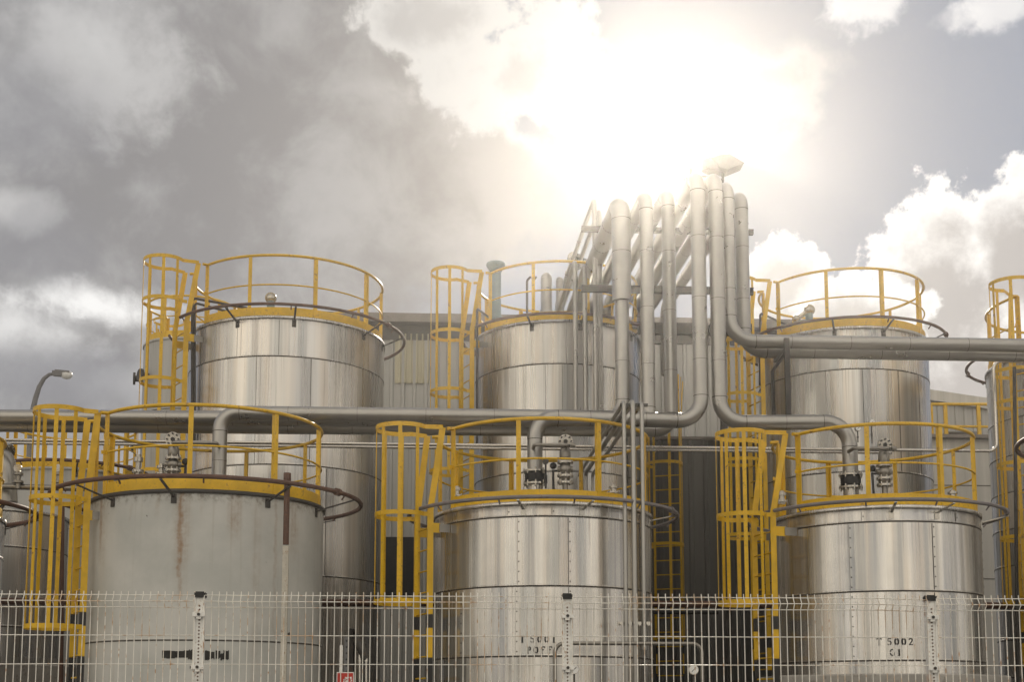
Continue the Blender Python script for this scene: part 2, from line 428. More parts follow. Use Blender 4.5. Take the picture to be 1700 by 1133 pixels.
# ------------------------------------------------------------------ buildings behind
def ribbed(mb, x0, x1, z0, z1, y, pitch=.25, depth=.035, mi=0, ztop=None):
    """trapezoid sheet facing -Y; ztop(x) gives a sloping top edge"""
    prof = []; x = x0
    while x < x1 - 1e-4:
        for (q, d) in ((0, 0), (.62, 0), (.70, depth), (.92, depth)):
            if x + q * pitch < x1: prof.append((x + q * pitch, y - d))
        x += pitch
    prof.append((x1, y)); zt = ztop or (lambda x: z1)
    vs = [(a, b, z0) for a, b in prof] + [(a, b, zt(a)) for a, b in prof]; n = len(prof)
    mb.add(vs, [(i, i + 1, n + i + 1, n + i) for i in range(n - 1)], mi, False)
    return mb

def shed():
    Y = 29.0
    xa, xb = at(560, 540, Y).x, at(1330, 540, Y).x; zt = at(760, 531, Y).z
    e = empty('industrial_shed', ((xa + xb) / 2, Y + 4, 0), 'long grey corrugated metal shed behind the back row of tanks', 'building')
    ex, ey = e.location.x, e.location.y
    w = MB(); ribbed(w, xa - ex, xb - ex, 0, zt - .5, Y - ey, .26, .04)
    w.box((0, 4.1 - (ey - Y) + .0, (zt - .5) / 2), (xb - xa, 8.0, zt - .5))
    link('wall', w, M['wall'], e)
    r = MB(); r.box((0, .05, zt - .06), (xb - xa + .6, 9.0, .12)); r.box((0, Y - ey - .42, zt - .13), (xb - xa + .6, .05, .14), mi=0)
    link('roof', r, M['roofedge'], e)
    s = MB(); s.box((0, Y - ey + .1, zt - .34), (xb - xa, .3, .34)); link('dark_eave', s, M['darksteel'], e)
    p0, p1 = at(656, 553, Y - .1), at(712, 636, Y - .1)
    t = MB(); ribbed(t, p0.x - ex, p1.x - ex, p1.z, p0.z, Y - ey - .03, .13, .04); link('translucent_panel', t, M['translucent'], e)
    for px in (1120, 1152, 1185):
        q = at(px, 553, Y - .25); b = MB(); b.box((q.x - ex, Y - ey - .2, q.z), (.13, .12, .14)); link('vent_box', b, M['darksteel'], e)
    g0, g1 = at(636, 893, Y), at(692, 992, Y)
    d = MB(); d.box(((g0.x + g1.x) / 2 - ex, Y - ey - .06, (g0.z + g1.z) / 2), (g1.x - g0.x, .08, g0.z - g1.z)); link('opening_shade', d, M['black'], e)  # solid black slab in place of the unlit inside of an opening
shed()

def low_block():               # flat-topped cladded block, shade between the front tanks put into its colour
    Y = 25.6
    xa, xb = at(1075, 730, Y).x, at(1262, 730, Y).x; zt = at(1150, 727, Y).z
    e = empty('equipment_block', ((xa + xb) / 2, Y, 0), 'shaded flat-topped cladded block between the two lettered tanks', 'building')
    w = MB(); ribbed(w, xa - e.location.x, xb - e.location.x, 0, zt - .06, 0, .31, .03); w.box((0, 1.1, (zt - .06) / 2), (xb - xa, 2.1, zt - .06)); link('wall', w, M['wallshaded'], e)
    r = MB(); r.box((0, 1.05, zt - .03), (xb - xa + .1, 2.3, .06)); link('roof', r, M['roofedge'], e)
    x_ = at(1118, 850, Y - .3).x - e.location.x
    add_ladder(e, Vector((-.35, -.94, 0)).normalized(), Vector((.94, -.35, 0)).normalized(), 0, .30, zt, 1.1, (at(1118, 770, Y - .7).z, at(1118, 905, Y - .7).z, at(1118, 1060, Y - .7).z), at(1118, 1060, Y - .7).z, .3, M['wallshaded'], Vector((x_, 0, 0)))

def side_building():
    Y = 27.5
    a, b, c = at(1500, 645, Y), at(1760, 684, Y), at(1580, 748, Y)
    e = empty('annex_building', ((a.x + b.x) / 2, Y, 0), 'pale corrugated annex with sloping roof edge right of the back tank', 'building')
    ex = e.location.x
    zt = lambda x: a.z + (b.z - a.z) * (x + ex - a.x) / (b.x - a.x) - .22
    w = MB(); ribbed(w, a.x - ex, b.x - ex, c.z, 0, 0, .20, .03, 0, zt)
    link('upper_wall', w, M['wall'], e)
    body = MB(); n = len(body.v)
    xs = (a.x - ex, b.x - ex)
    body.add([(xs[0], .02, 0), (xs[1], .02, 0), (xs[1], 6, 0), (xs[0], 6, 0), (xs[0], .02, zt(xs[0])), (xs[1], .02, zt(xs[1])), (xs[1], 6, zt(xs[1])), (xs[0], 6, zt(xs[0]))],
             [(0, 1, 5, 4), (1, 2, 6, 5), (2, 3, 7, 6), (3, 0, 4, 7), (4, 5, 6, 7)], 0, False)
    link('wall_core', body, M['wall'], e)
    f = MB(); f.add([(xs[0], -.12, zt(xs[0]) + .25), (xs[1], -.12, zt(xs[1]) + .25), (xs[1], 6.1, zt(xs[1]) + .25), (xs[0], 6.1, zt(xs[0]) + .25),
                     (xs[0], -.12, zt(xs[0]) + .01), (xs[1], -.12, zt(xs[1]) + .01), (xs[1], 6.1, zt(xs[1]) + .01), (xs[0], 6.1, zt(xs[0]) + .01)],
                    [(0, 1, 2, 3), (7, 6, 5, 4), (4, 5, 1, 0), (5, 6, 2, 1), (6, 7, 3, 2), (7, 4, 0, 3)], 0, False)
    link('roof', f, M['wallpale'], e)
    lo = MB(); z1 = c.z - .05; Yl = -1.4
    lo.box((0, Yl / 2, z1 / 2), (b.x - a.x, -Yl, z1))
    for zz in (at(1630, 807, Y + Yl).z, at(1630, 962, Y + Yl).z): lo.box((0, Yl - .002, zz), (b.x - a.x, .012, .015), mi=1)
    link('lower_wall', lo, [M['wallpale'], M['seam']], e)
    led = MB(); led.box((0, Yl / 2 - .05, c.z - .012), (b.x - a.x + .1, -Yl + .2, .07)); link('ledge', led, M['roofedge'], e)
    # cooling unit standing on the ledge
    q0, q1 = at(1577, 714, Y - .9), at(1627, 745, Y - .9)
    u = empty('cooling_unit', ((q0.x + q1.x) / 2, Y - .7, c.z + .024), 'louvred grey cooling unit on the annex ledge behind yellow rails', 'cooling unit')
    h = q0.z - c.z - .03; wd = q1.x - q0.x
    k = MB(); k.box((0, .1, h / 2), (wd, .35, h)); link('casing', k, M['louvre'], u)
    sl_ = MB()
    for i in range(8): sl_.box((-.04, -.10, h * (i + .8) / 9), (wd * .82, .05, h * .055), up=(0, -.5, 1))
    link('louvre', sl_, M['flange'], u)
    # walkway handrail in front of it
    hr = empty('walkway_handrail', (at(1600, 748, Y - 1.2).x, Y - 1.25, c.z + .024), 'yellow walkway handrail in front of the pale annex', 'handrail')
    hx = hr.location.x; t = MB(); mr_ = MB(); p = MB()
    l, r_ = at(1546, 672, Y - 1.25), at(1660, 662, Y - 1.25)
    top = l.z - c.z - .02
    t.tube([(l.x - hx, 0, top), (r_.x - hx, 0, top + .02)], .035, 8); link('top_rail', t, M['yellow'], hr)
    mr_.tube([(l.x - hx, 0, top * .33), (r_.x - hx, 0, top * .33)], .028, 8); link('mid_rail', mr_, M['yellow'], hr)
    for i, px in enumerate((1546, 1570, 1625)):
        x = at(px, 700, Y - 1.25).x - hx; p = MB(); p.box((x, 0, top / 2), (.075, .05, top)); link('post', p, M['yellow'], hr)
side_building()

# ------------------------------------------------------------------ tanks
def tank_from(pxc, pxw, py, Y):
    """centre and radius of a tank whose silhouette is 2*pxw wide about pxc"""
    p = at(pxc, py, Y); k = ppm(pxc, py, Y)
    off = abs(pxc - CX) / F
    R = pxw / k / (1 + .5 * off * off)
    return p.x, R

def arc(R, z, a0, a1, n):
    return [(R * cos(a0 + (a1 - a0) * i / n), R * sin(a0 + (a1 - a0) * i / n), z) for i in range(n + 1)]

def add_ladder(e, er, et, R, so, zr, railh, hoops, cage_bottom, ladder_z0, platemat, base=Vector((0, 0, 0)), hw=.265):
    P = lambda p_, t_, z: base + er * (R + so + p_) + et * t_ + Vector((0, 0, z))
    st = MB(); arms = []
    for sg in (-1, 1):
        for (pa, ta, za), (pb, tb, zb) in (((0, hw, ladder_z0), (0, hw, zr - .02)), ((0, hw, zr - .02), (-so * .6, hw + .04, zr + railh))):
            A, B = P(pa, sg * ta, za), P(pb, sg * tb, zb); ax = (B - A).normalized(); L = (B - A).length
            st.box((A + B) / 2, (L, .014, .085), ax=ax, up=(er - ax * er.dot(ax)))
        for z in (zr - .26,):
            if z > 1:
                A, B = P(-.03, sg * hw, z), P(-so * .55, sg * hw, z); st.box((A + B) / 2, ((A - B).length, .012, .13), ax=er); A, B = P(-so * .5, sg * hw, z), P(-so - .02, sg * hw, z); arms.append((A + Vector((0, 0, .0)) + et * .013 * sg, B + et * .013 * sg))
    la = link('ladder', st, M['ladder'], e)
    for A, B in arms: am = MB(); am.box((A + B) / 2, ((A - B).length, .010, .11), ax=er); link('wall_bracket', am, M['pipe_dark'], la)
    z = ladder_z0 + .1; ru = None
    while z < zr + .0:
        if ru is None:
            q = MB(); q.tube([P(0, -hw + .005, 0), P(0, hw - .005, 0)], .012, 6); ru = link('rung', q, M['yellow'], la, (0, 0, z))
        else: again(ru, la, (0, 0, z))
        z += .285
    # safety cage
    be = lambda b: (.325 + .335 * sin(b), .35 * cos(b))
    hz = list(hoops); ca = MB()
    for k, b in enumerate((rad(-20), rad(22), rad(64), rad(116), rad(158), rad(200))):
        p_, t_ = be(b); n_ = (er * sin(b) + et * cos(b)).normalized(); A, B = P(p_, t_, cage_bottom), P(p_, t_, zr + railh)
        ca.box((A + B) / 2, (B.z - A.z, .052, .008), ax=(0, 0, 1), up=n_)
    cg = link('safety_cage', ca, M['yellow'], e)
    for z in hz:
        top = abs(z - zr - railh) < .05
        p0 = -so * .6 if top else 0.0
        pts = [P(p0, hw + (.05 if top else 0), z)] + [P(*be(rad(-42) + rad(264) * i / 26), z) for i in range(27)] + [P(p0, -hw - (.05 if top else 0), z)]
        nr = [et] + [(er * sin(rad(-42) + rad(264) * i / 26) + et * cos(rad(-42) + rad(264) * i / 26)) for i in range(27)] + [-et]
        h = MB(); h.strip([p + q * .008 for p, q in zip(pts, nr)], .06, .008, nr); link('hoop', h, M['yellow'], cg)

def make_tank(label, cx, cy, R, zr, shellmat, seams, phi, so=.28, group=None, ring=None, vseams=(), hoops=(), cage_bottom=1.0,
              posts=9, lip=True, shell_off=0.0, post_shift=0.0, rails=True, ladder=True, riv=True, railh=1.1, base=None, ladder_z0=.35, course=.885, hw=.265, ring_gap=None):
    e = empty('storage_tank', (cx, cy, 0), label, 'storage tank', group)
    # shell with lap joints; origin shifted so that the sheet courses start at the joints
    s = MB(); zo = shell_off
    s.lathe([(R, .45 - zo), (R, zr - zo)], 128)
    s.lathe([(R + .10, .0 - zo), (R + .10, .45 - zo), (R, .46 - zo)], 96, 0)
    for z in seams:
        s.lathe([(R + .001, z - .007 - zo), (R + .006, z - .006 - zo), (R + .006, z + .004 - zo), (R + .001, z + .006 - zo)], 128, 1)
        s.lathe([(R + .001, z + .006 - zo), (R + .007, z + .008 - zo), (R + .007, z + .022 - zo), (R + .001, z + .03 - zo)], 128, 0)
    for (deg, z0, z1) in vseams:
        a = rad(deg); c, n_ = cos(a), sin(a)
        s.box(((R + .002) * c, (R + .002) * n_, (z0 + z1) / 2 - zo), (.012, .006, z1 - z0 - .03), ax=(-n_, c, 0), mi=1)
        s.box(((R + .003) * cos(a + .02), (R + .003) * sin(a + .02), (z0 + z1) / 2 - zo), (.03 + .02 * R, .008, z1 - z0 - .03), ax=(-sin(a + .02), cos(a + .02), 0), mi=0)
        if riv:
            k = int((z1 - z0) / .12)
            for i in range(k):
                z = z0 + (i + .5) * (z1 - z0) / k - zo; s.ball(((R + .007) * cos(a + .012), (R + .007) * sin(a + .012), z), .010, 1, 6, 4)
    link('shell', s, [shellmat, M['seam']], e, (0, 0, zo))
    r = MB(); r.lathe([(R + .015, zr - .05), (R + .022, zr - .045), (R + .022, zr + .004), (R - .06, zr + .006), (R * .5, zr + .05), (.02, zr + .09)], 128)
    link('roof', r, lip if isinstance(lip, bpy.types.Material) else shellmat, e)
    aL = pi + phi                                   # direction of the ladder from the axis
    Rr = R - .045; half = .29 / R
    a0, a1 = aL + half, aL + 2 * pi - half          # railing runs round from one side of the gap to the other
    if rails:
        t = MB(); t.lathe([(Rr - .005, zr + .006), (Rr + .005, zr + .006), (Rr + .005, zr + .165), (Rr - .005, zr + .165), (Rr - .005, zr + .006)], 110, 0, (0, 0, 0), a0, a1, False)
        link('toe_board', t, M['yellow'], e)
        g = MB(); pts = arc(Rr, zr + railh, a0, a1, 100)
        Ls = [((R + .03) * cos(aL) - sg * .31 * -sin(aL), (R + .03) * sin(aL) - sg * .31 * cos(aL), zr + railh - .01) for sg in (-1, 1)]
        g.tube([Ls[0]] + pts + [Ls[1]], .025, 8)
        gr_ = link('guard_rail', g, M['yellow'], e)
        m_ = MB(); m_.tube(arc(Rr, zr + railh * .52, a0, a1, 100), .014, 8); link('mid_rail', m_, M['yellow'], gr_)
        for sg, aa in ((1, a0), (-1, a1)):
            m_ = MB(); q = Vector((R * cos(aL) + sg * .30 * -sin(aL), R * sin(aL) + sg * .30 * cos(aL), zr + railh * .52))
            m_.strip([(Rr * cos(aa), Rr * sin(aa), zr + railh * .52), tuple(q)], .05, .012, [(cos(aL), sin(aL), 0)] * 2); link('rail_link', m_, M['yellow'], gr_)
        for i in range(posts + 1):
            end = i in (0, posts); a = a0 + (a1 - a0) * i / posts + (0 if end else post_shift)
            p = MB(); w = .10 if end else .062; c, n_ = cos(a), sin(a)
            p.box(((Rr + .008) * c, (Rr + .008) * n_, zr + railh / 2 + .0), (w, .010, railh - .02), ax=(-n_, c, 0))
            p.box(((Rr - .02) * c + (w / 2 - .005) * n_, (Rr - .02) * n_ - (w / 2 - .005) * c, zr + railh / 2), (.010, .05, railh - .02), ax=(-n_, c, 0))
            link('post', p, M['yellow'], gr_)
    if ladder:
        add_ladder(e, Vector((cos(aL), sin(aL), 0)), Vector((-sin(aL), cos(aL), 0)), R, so, zr, railh, hoops, cage_bottom, ladder_z0, shellmat, hw=hw)
    if ring:
        rr, rz, rad_, rm, degs = ring
        t = MB(); g0, g1 = ring_gap or (0, 0)
        if ring_gap: t.tube(arc(rr, rz, aL + g0, aL + 2 * pi - g1, 120), rad_, 10)
        else: t.tube(arc(rr, rz, 0, 2 * pi, 120)[:-1], rad_, 10, closed=True)
        for d in range(0, 360, 30):
            if ring_gap and not (g0 < (rad(d + 8) - aL) % (2 * pi) < 2 * pi - g1): continue
            a = rad(d + 8); t.tube([(rr * cos(a), rr * sin(a), rz), ((rr - .06) * cos(a), (rr - .06) * sin(a), rz - .07)], .012, 6)
        for d in (-28,): 
            a = rad(d); t.tube([(rr * cos(a - .02), rr * sin(a - .02), rz), (rr * cos(a + .02), rr * sin(a + .02), rz)], rad_ * 1.7, 10)
        ri = link('spray_pipe', t, rm, e)
        for d in degs:
            a = rad(d); A = Vector(((R + .0) * cos(a), (R + .0) * sin(a), zr - .10)); B = Vector(((rr + .03) * cos(a), (rr + .03) * sin(a), rz - rad_ - .012))
            b = MB(); ax = (B - A).normalized(); b.box((A + B) / 2, ((B - A).length, .034, .014), ax=ax, up=Vector((0, 0, 1)) - ax * ax.z); 
            b.box(A - ax * 0 + Vector((cos(a), sin(a), 0)) * .008 + Vector((0, 0, -.02)), (.012, .07, .12), ax=(cos(a), sin(a), 0))
            link('bracket', b, M['darksteel'] if rm is M['brown'] else M['flange'], ri)
    return e

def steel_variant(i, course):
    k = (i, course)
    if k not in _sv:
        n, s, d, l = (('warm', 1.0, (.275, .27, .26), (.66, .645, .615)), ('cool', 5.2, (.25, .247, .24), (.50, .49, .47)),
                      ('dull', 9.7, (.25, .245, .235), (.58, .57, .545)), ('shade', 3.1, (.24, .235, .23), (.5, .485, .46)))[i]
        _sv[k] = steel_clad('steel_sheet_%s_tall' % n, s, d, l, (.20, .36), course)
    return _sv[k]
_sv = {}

YF = 17.9
zF = lambda px, py, R, Y=YF: at(px, py, Y - R).z
# front row -------------------------------------------------------
FRONT = 'storage tanks of the front row'
x1, R1 = tank_from(348, 193, 815, YF); z1 = zF(340, 813, R1)
t1 = make_tank('grey painted storage tank with rust streaks and a blotted-out marking', x1, YF, R1, z1, M['greytank'], [zF(348, 1064, R1)], rad(29), .14, FRONT,
               ring=(R1 * 1.33, at(330, 791, YF - R1 * 1.33).z, .030, M['brown'], (-130, -96, -52, -16, 40, 100, 160)), hoops=(z1 + 1.1, z1 - .06, at(110, 1042, YF - 1).z), cage_bottom=at(110, 1042, YF - 1).z,
               posts=8, post_shift=.15, hw=.225, lip=M['darksteel'], riv=False)
x2, R2 = tank_from(901, 179, 838, YF); z2 = zF(900, 833, R2)
s2 = [zF(900, y, R2) for y in (858, 974, 1091)]; c2 = (s2[0] - s2[2]) / 2
V2 = [(-107, s2[1], s2[0]), (-82, s2[1], s2[0]), (-82, s2[2], s2[1]), (-112, s2[0], z2 - .06), (-90, s2[0], z2 - .06), (-36, s2[1], z2 - .06), (-140, s2[2], s2[1]), (-40, s2[2], s2[1]), (-108, s2[2], s2[1])]
zb2 = at(690, 1002, YF - .6).z
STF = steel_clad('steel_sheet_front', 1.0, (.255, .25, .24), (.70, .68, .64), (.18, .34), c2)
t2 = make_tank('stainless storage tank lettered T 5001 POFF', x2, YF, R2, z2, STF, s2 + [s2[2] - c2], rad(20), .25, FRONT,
               ring=(R2 * 1.24, at(890, 825, YF - R2 * 1.24).z, .026, M['greypipe'], (-104, -75, -20, 30, 90, 150)), hoops=(z2 + 1.1, z2 - .08, zb2), cage_bottom=zb2,
               vseams=V2, posts=8, shell_off=s2[2] - 2 * c2)
x3, R3 = tank_from(1450, 173, 844, YF); z3 = zF(1450, 838.5, R3)
s3 = [zF(1450, y, R3) for y in (866, 982, 1098)]; c3 = (s3[0] - s3[2]) / 2
V3 = [(-78, s3[1], s3[0]), (-122, s3[1], s3[0]), (-122, s3[2], s3[1]), (-78, s3[2], s3[1]), (-115, s3[0], z3 - .06), (-62, s3[0], z3 - .06), (-20, s3[2], z3 - .06), (-78, s3[2] - c3, s3[2])]
zb3 = at(1245, 1003, YF - .5).z
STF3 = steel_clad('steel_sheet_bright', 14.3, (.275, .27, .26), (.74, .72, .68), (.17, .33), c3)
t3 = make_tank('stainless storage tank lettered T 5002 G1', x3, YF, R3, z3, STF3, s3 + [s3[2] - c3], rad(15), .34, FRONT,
               ring=(R3 * 1.24, at(1455, 829, YF - R3 * 1.24).z, .026, M['greypipe'], (-100, -75, -22, 30, 90, 150)), hoops=(z3 + 1.1, z3 - .04, zb3), cage_bottom=zb3,
               vseams=V3, posts=8, shell_off=s3[2] - 2 * c3)
x0, R0 = tank_from(-166, 182, 835, YF); z0 = zF(-140, 834, R0)
t0 = make_tank('stainless tank cut by the left edge with a brown spray ring', x0, YF, R0, z0, steel_variant(2, .885), [z0 - .55, z0 - 1.45], rad(24), .28, FRONT,
               ring=(R0 * 1.31, at(-140, 812, YF - R0 * 1.31).z, .034, M['brown'], (-130, -75, -25, 20, 60, 160)), hoops=(z0 + 1.1, z0 - .2), posts=9)
x4, R4 = tank_from(1925, 175, 760, YF); z4 = at(1925, 715, YF - R4).z
t4 = make_tank('stainless tank beyond the right edge with only its spray ring in view', x4, YF - .2, R4, z4, steel_variant(2, .885), [z4 - .55], rad(60), .3, FRONT,
               ring=(R4 * 1.48, at(1760, 702, YF - .2 - R4 * .7).z, .034, M['brown'], (-150, -100, -60, 40)), hoops=(z4 + 1.1,), rails=False, ladder=False)

# back row ---------------------------------------------------------
BACK = 'tall tanks of the back row'
def back_tank(label, pxc, pxw, pyrim, Y, si, seams_py, phi, ringk=1.21, ringpy=None, bot=None, hoop_py=(), posts=9, vs=(), ringdeg=(-112, -80, -35, -10, 60, 150), pshift=0.0, so=.28):
    x, R = tank_from(pxc, pxw, pyrim, Y); zr = at(pxc, pyrim, Y - R).z
    sz = [at(pxc, p, Y - R).z for p in seams_py]; c = (sz[0] - sz[1])
    sz2 = list(sz); z = sz[-1] - c
    while z > .8: sz2.append(z); z -= c
    off = sz[0] - 3 * c
    hz = [zr + 1.07] + [at(pxc, p, Y - .5).z for p in hoop_py]; cb = hz[-1]
    V = [(d, sz[i] - c if i >= 0 else sz[0], sz[i] if i >= 0 else zr - .06) for d, i in vs]
    ringz = at(pxc, ringpy, Y - R * ringk).z
    e = make_tank(label, x, Y, R, zr, steel_variant(si, c), sz2, phi, so, BACK, ring=(R * ringk, ringz, .027, M['brown'], ringdeg), hoops=hz, cage_bottom=cb,
              posts=posts, shell_off=off, vseams=V, riv=False, ring_gap=(.08, .5), railh=1.07, post_shift=pshift)
    return e, x, R, zr
tb1 = back_tank('widest back-row stainless tank, behind the rusty grey tank', 479, 161, 525, 23.0, 0, (592, 772), rad(32), 1.21, 505, hoop_py=(527, 655, 800, 930), vs=((-112, -1), (-100, 0), (-70, 0), (-88, -1), (-60, 1), (-125, 1)), pshift=-.09)
tb2 = back_tank('back-row stainless tank behind the bank of upright pipes', 925, 136, 531, 23.3, 1, (604, 783), rad(20), 1.15, 520, hoop_py=(565, 660, 790), vs=((-103, 0), (-92, 0), (-75, -1), (-118, 1), (-80, 1)))
tb3 = back_tank('back-row stainless tank behind the tank lettered G1', 1396, 141, 541, 23.3, 2, (612, 783), rad(15), 1.21, 525, hoop_py=(575, 663, 770, 893), vs=((-95, 0), (-70, 0), (-115, 1), (-84, 1), (-50, 0)))
tb4 = back_tank('stainless tank cut by the right edge with a tall caged ladder', 1790, 160, 570, 21.5, 2, (672, 735), rad(36), 1.21, 548, hoop_py=(640, 690, 788, 905, 1010), vs=())
# smaller tanks half hidden on the left
xm, Rm = tank_from(-12, 130, 842, 22.2); zm = at(-12, 842, 22.2 - Rm).z
tm = make_tank('dull steel tank behind the left caged ladder', xm, 22.2, Rm, zm, steel_variant(3, .885), [at(-12, 906, 22.2 - Rm).z, at(-12, 1040, 22.2 - Rm).z], rad(20), .28, None, rails=False, ladder=False, shell_off=at(-12, 906, 22.2 - Rm).z - 3 * .885)
xn, Rn = tank_from(118, 112, 778, 26.5); zn = at(118, 776, 26.5 - Rn).z
tn = make_tank('low pale grey tank under a yellow railing far behind the left cage', xn, 26.5, Rn, zn, M['wall'], [zn - 1.2], rad(150), .28, None,
               ring=(Rn * 1.18, at(118, 764, 26.5 - Rn * 1.18).z, .034, M['brown'], (-120, -70, -20)), hoops=(), ladder=False, railh=1.05)
xq, Rq = tank_from(318, 78, 562, 29.0); zq = at(318, 560, 29.0 - Rq).z
tq = make_tank('pale grey tank hidden behind the widest back tank, with bolted flanges', xq, 29.0, Rq, zq, M['wall'], [zq - 1.6], rad(-60), .28, None,
               hoops=(zq + 1.07, zq - .3), cage_bottom=zq - 1.0, railh=.95)
for (dz, dd) in ((.75, -168), (2.3, -160), (3.6, -150), (.8, -140)):
    a = rad(dd); c = Vector((Rq * cos(a), Rq * sin(a), zq - dz)); n_ = Vector((cos(a), sin(a), 0))
    f_ = MB(); f_.tube([c, c + n_ * .16], .07, 12); f_.disc(c + n_ * .18, n_, .14, .05, 18)
    link('manhole', f_, M['darksteel'], tq)

low_block()
# plinths under the front tanks
for (xx, RR, pxl, lab) in ((x3, R3, 1119, 'concrete plinth under the tank lettered G1'),):
    zt = at(1450, pxl, YF - RR - .3).z
    p = MB(); p.lathe([(RR + .30, -.0), (RR + .30, zt - .02), (RR + .27, zt), (RR + .02, zt)], 8, 0, (0, 0, 0), rad(22.5), rad(22.5) + 2 * pi, False)
    o = tag(link('concrete_plinth', p, M['concrete'], None, (xx, YF, 0)), lab, 'plinth')
zt = at(10, 1100, 20.2).z
p = MB(); p.lathe([(Rm + .30, 0), (Rm + .30, zt - .02), (Rm + .27, zt), (Rm + .01, zt)], 8, 0, (0, 0, 0), rad(22.5), rad(22.5) + 2 * pi, False)
tag(link('concrete_plinth', p, M['concrete'], None, (xm, 22.2, 0)), 'concrete plinth under the dull steel tank at lower left', 'plinth')

# ------------------------------------------------------------------ lettering on the tanks
def glyph(ch):
    """strokes of a stencil serif letter in a 1 x 1.4 cell: list of polylines (width) """
    def A(cx, cy, rx, ry, a, b, w=.17): return ([(cx + rx * cos(rad(a + (b - a) * i / 14)), cy + ry * sin(rad(a + (b - a) * i / 14))) for i in range(15)], w)
    L = lambda *p, w=.2: (list(p), w)
    return {
        'T': [L((.5, .08), (.5, 1.33), w=.26), L((.05, 1.33), (.36, 1.33), w=.17), L((.64, 1.33), (.95, 1.33), w=.17), L((.08, 1.15), (.08, 1.36), w=.14), L((.92, 1.15), (.92, 1.36), w=.14), L((.3, .05), (.7, .05), w=.14)],
        '5': [L((.2, 1.32), (.85, 1.32), w=.15), L((.2, 1.3), (.18, .78), w=.12), A(.45, .45, .33, .38, 110, -75), A(.40, .42, .30, .37, 200, 262, .14)],
        '0': [A(.5, .7, .34, .62, 108, 252, .24), A(.5, .7, .34, .62, -72, 72, .24)],
        '1': [L((.5, .08), (.5, 1.35), w=.25), L((.28, .05), (.72, .05), w=.14), L((.3, 1.18), (.5, 1.33), w=.14)],
        '2': [A(.48, .98, .32, .36, 165, -25), L((.76, .80), (.2, .12), w=.15), L((.15, .08), (.5, .08), w=.16), L((.62, .08), (.88, .08), w=.16)],
        'P': [L((.25, .05), (.25, 1.35), w=.24), A(.48, 1.0, .33, .34, 80, -85, .22), L((.08, .05), (.45, .05), w=.14)],
        'O': [A(.5, .7, .37, .62, 108, 252, .24), A(.5, .7, .37, .62, -72, 72, .24)],
        'F': [L((.25, .05), (.25, 1.35), w=.24), L((.42, 1.32), (.92, 1.32), w=.17), L((.9, 1.1), (.9, 1.36), w=.14), L((.42, .74), (.7, .74), w=.17), L((.08, .05), (.45, .05), w=.14)],
        'G': [A(.5, .7, .37, .62, 62, 165, .2), A(.5, .7, .37, .62, 190, 300, .2), L((.84, .12), (.84, .56), w=.18), L((.62, .58), (.98, .58), w=.14)],
    }[ch]
def lettering(parent, R, text, deg, z, h, adv):
    mb = MB(); s = h / 1.4; w0 = sum(adv if c != ' ' else adv * .45 for c in text); u = -w0 / 2
    for ch in text:
        if ch == ' ': u += adv * .45; continue
        for pts, w in glyph(ch):
            n = len(pts)
            for i in range(n - 1):
                a = Vector((pts[i][0] * s, pts[i][1] * s)); b = Vector((pts[i + 1][0] * s, pts[i + 1][1] * s)); d = (b - a)
                if d.length < 1e-6: continue
                nn = Vector((-d.y, d.x)).normalized() * (w * 1.22 * s / 2); ex = d.normalized() * (.01 * s)
                q = [a - ex - nn, b + ex - nn, b + ex + nn, a - ex + nn]
                vs = [((R + .009) * cos(rad(deg) + (u + p.x) / R), (R + .009) * sin(rad(deg) + (u + p.x) / R), z + p.y) for p in q]
                mb.add(vs, [(0, 1, 2, 3)], 0, False)
        u += adv
    return link('lettering', mb, M['ink'], parent)
def face_deg(cx, cy, R, px, py):                     # direction on the tank whose front shows at that picture place
    d = ray(px, py); t = Vector((d.x, d.y)); o = Vector((-cx, -cy)); a = t.dot(t); b = 2 * o.dot(t); c = o.dot(o) - R * R
    k = (-b - sqrt(max(0, b * b - 4 * a * c))) / (2 * a); q = o + t * k
    return math.degrees(atan2(q.y, q.x)), CAMZ + d.z * k
d_, z_ = face_deg(x2, YF, R2, 895, 1068); lettering(t2, R2, 'T 5001', d_, z_, .088, .090)
d_, z_ = face_deg(x2, YF, R2, 897, 1086); lettering(t2, R2, 'POFF', d_, z_, .088, .088)
d_, z_ = face_deg(x3, YF, R3, 1488, 1072); lettering(t3, R3, 'T 5002', d_, z_, .088, .090)
d_, z_ = face_deg(x3, YF, R3, 1489, 1090); lettering(t3, R3, 'G1', d_, z_, .088, .088)
# blotted-out marking on the grey tank
mk = MB()
for (xa, xb, ya, yb) in ((269, 312, 1082, 1094), (312, 322, 1080, 1096), (322, 331, 1084, 1095), (340, 347, 1081, 1097), (347, 356, 1083, 1095), (358, 366, 1081, 1094), (366, 372, 1086, 1097), (371, 380, 1081, 1096)):
    n = 6
    for i in range(n):
        u0, u1 = xa + (xb - xa) * i / n, xa + (xb - xa) * (i + 1) / n; j = random.uniform(-1.2, 1.2); k = random.uniform(-1.2, 1.2)
        q = []
        for (u, v) in ((u0, yb + j), (u1, yb + j), (u1, ya + k), (u0, ya + k)):
            dg, zz = face_deg(x1, YF, R1 + .005, u, v); q.append(((R1 + .005) * cos(rad(dg)), (R1 + .005) * sin(rad(dg)), zz))
        mk.add(q, [(0, 1, 2, 3)], 0, False)
for px in (316, 319):
    dg, zz = face_deg(x1, YF, R1 + .005, px, 1109); mk.box(((R1 + .005) * cos(rad(dg)), (R1 + .005) * sin(rad(dg)), zz), (.012, .004, .03), ax=(-sin(rad(dg)), cos(rad(dg)), 0))
link('blotted_marking', mk, M['ink'], t1)

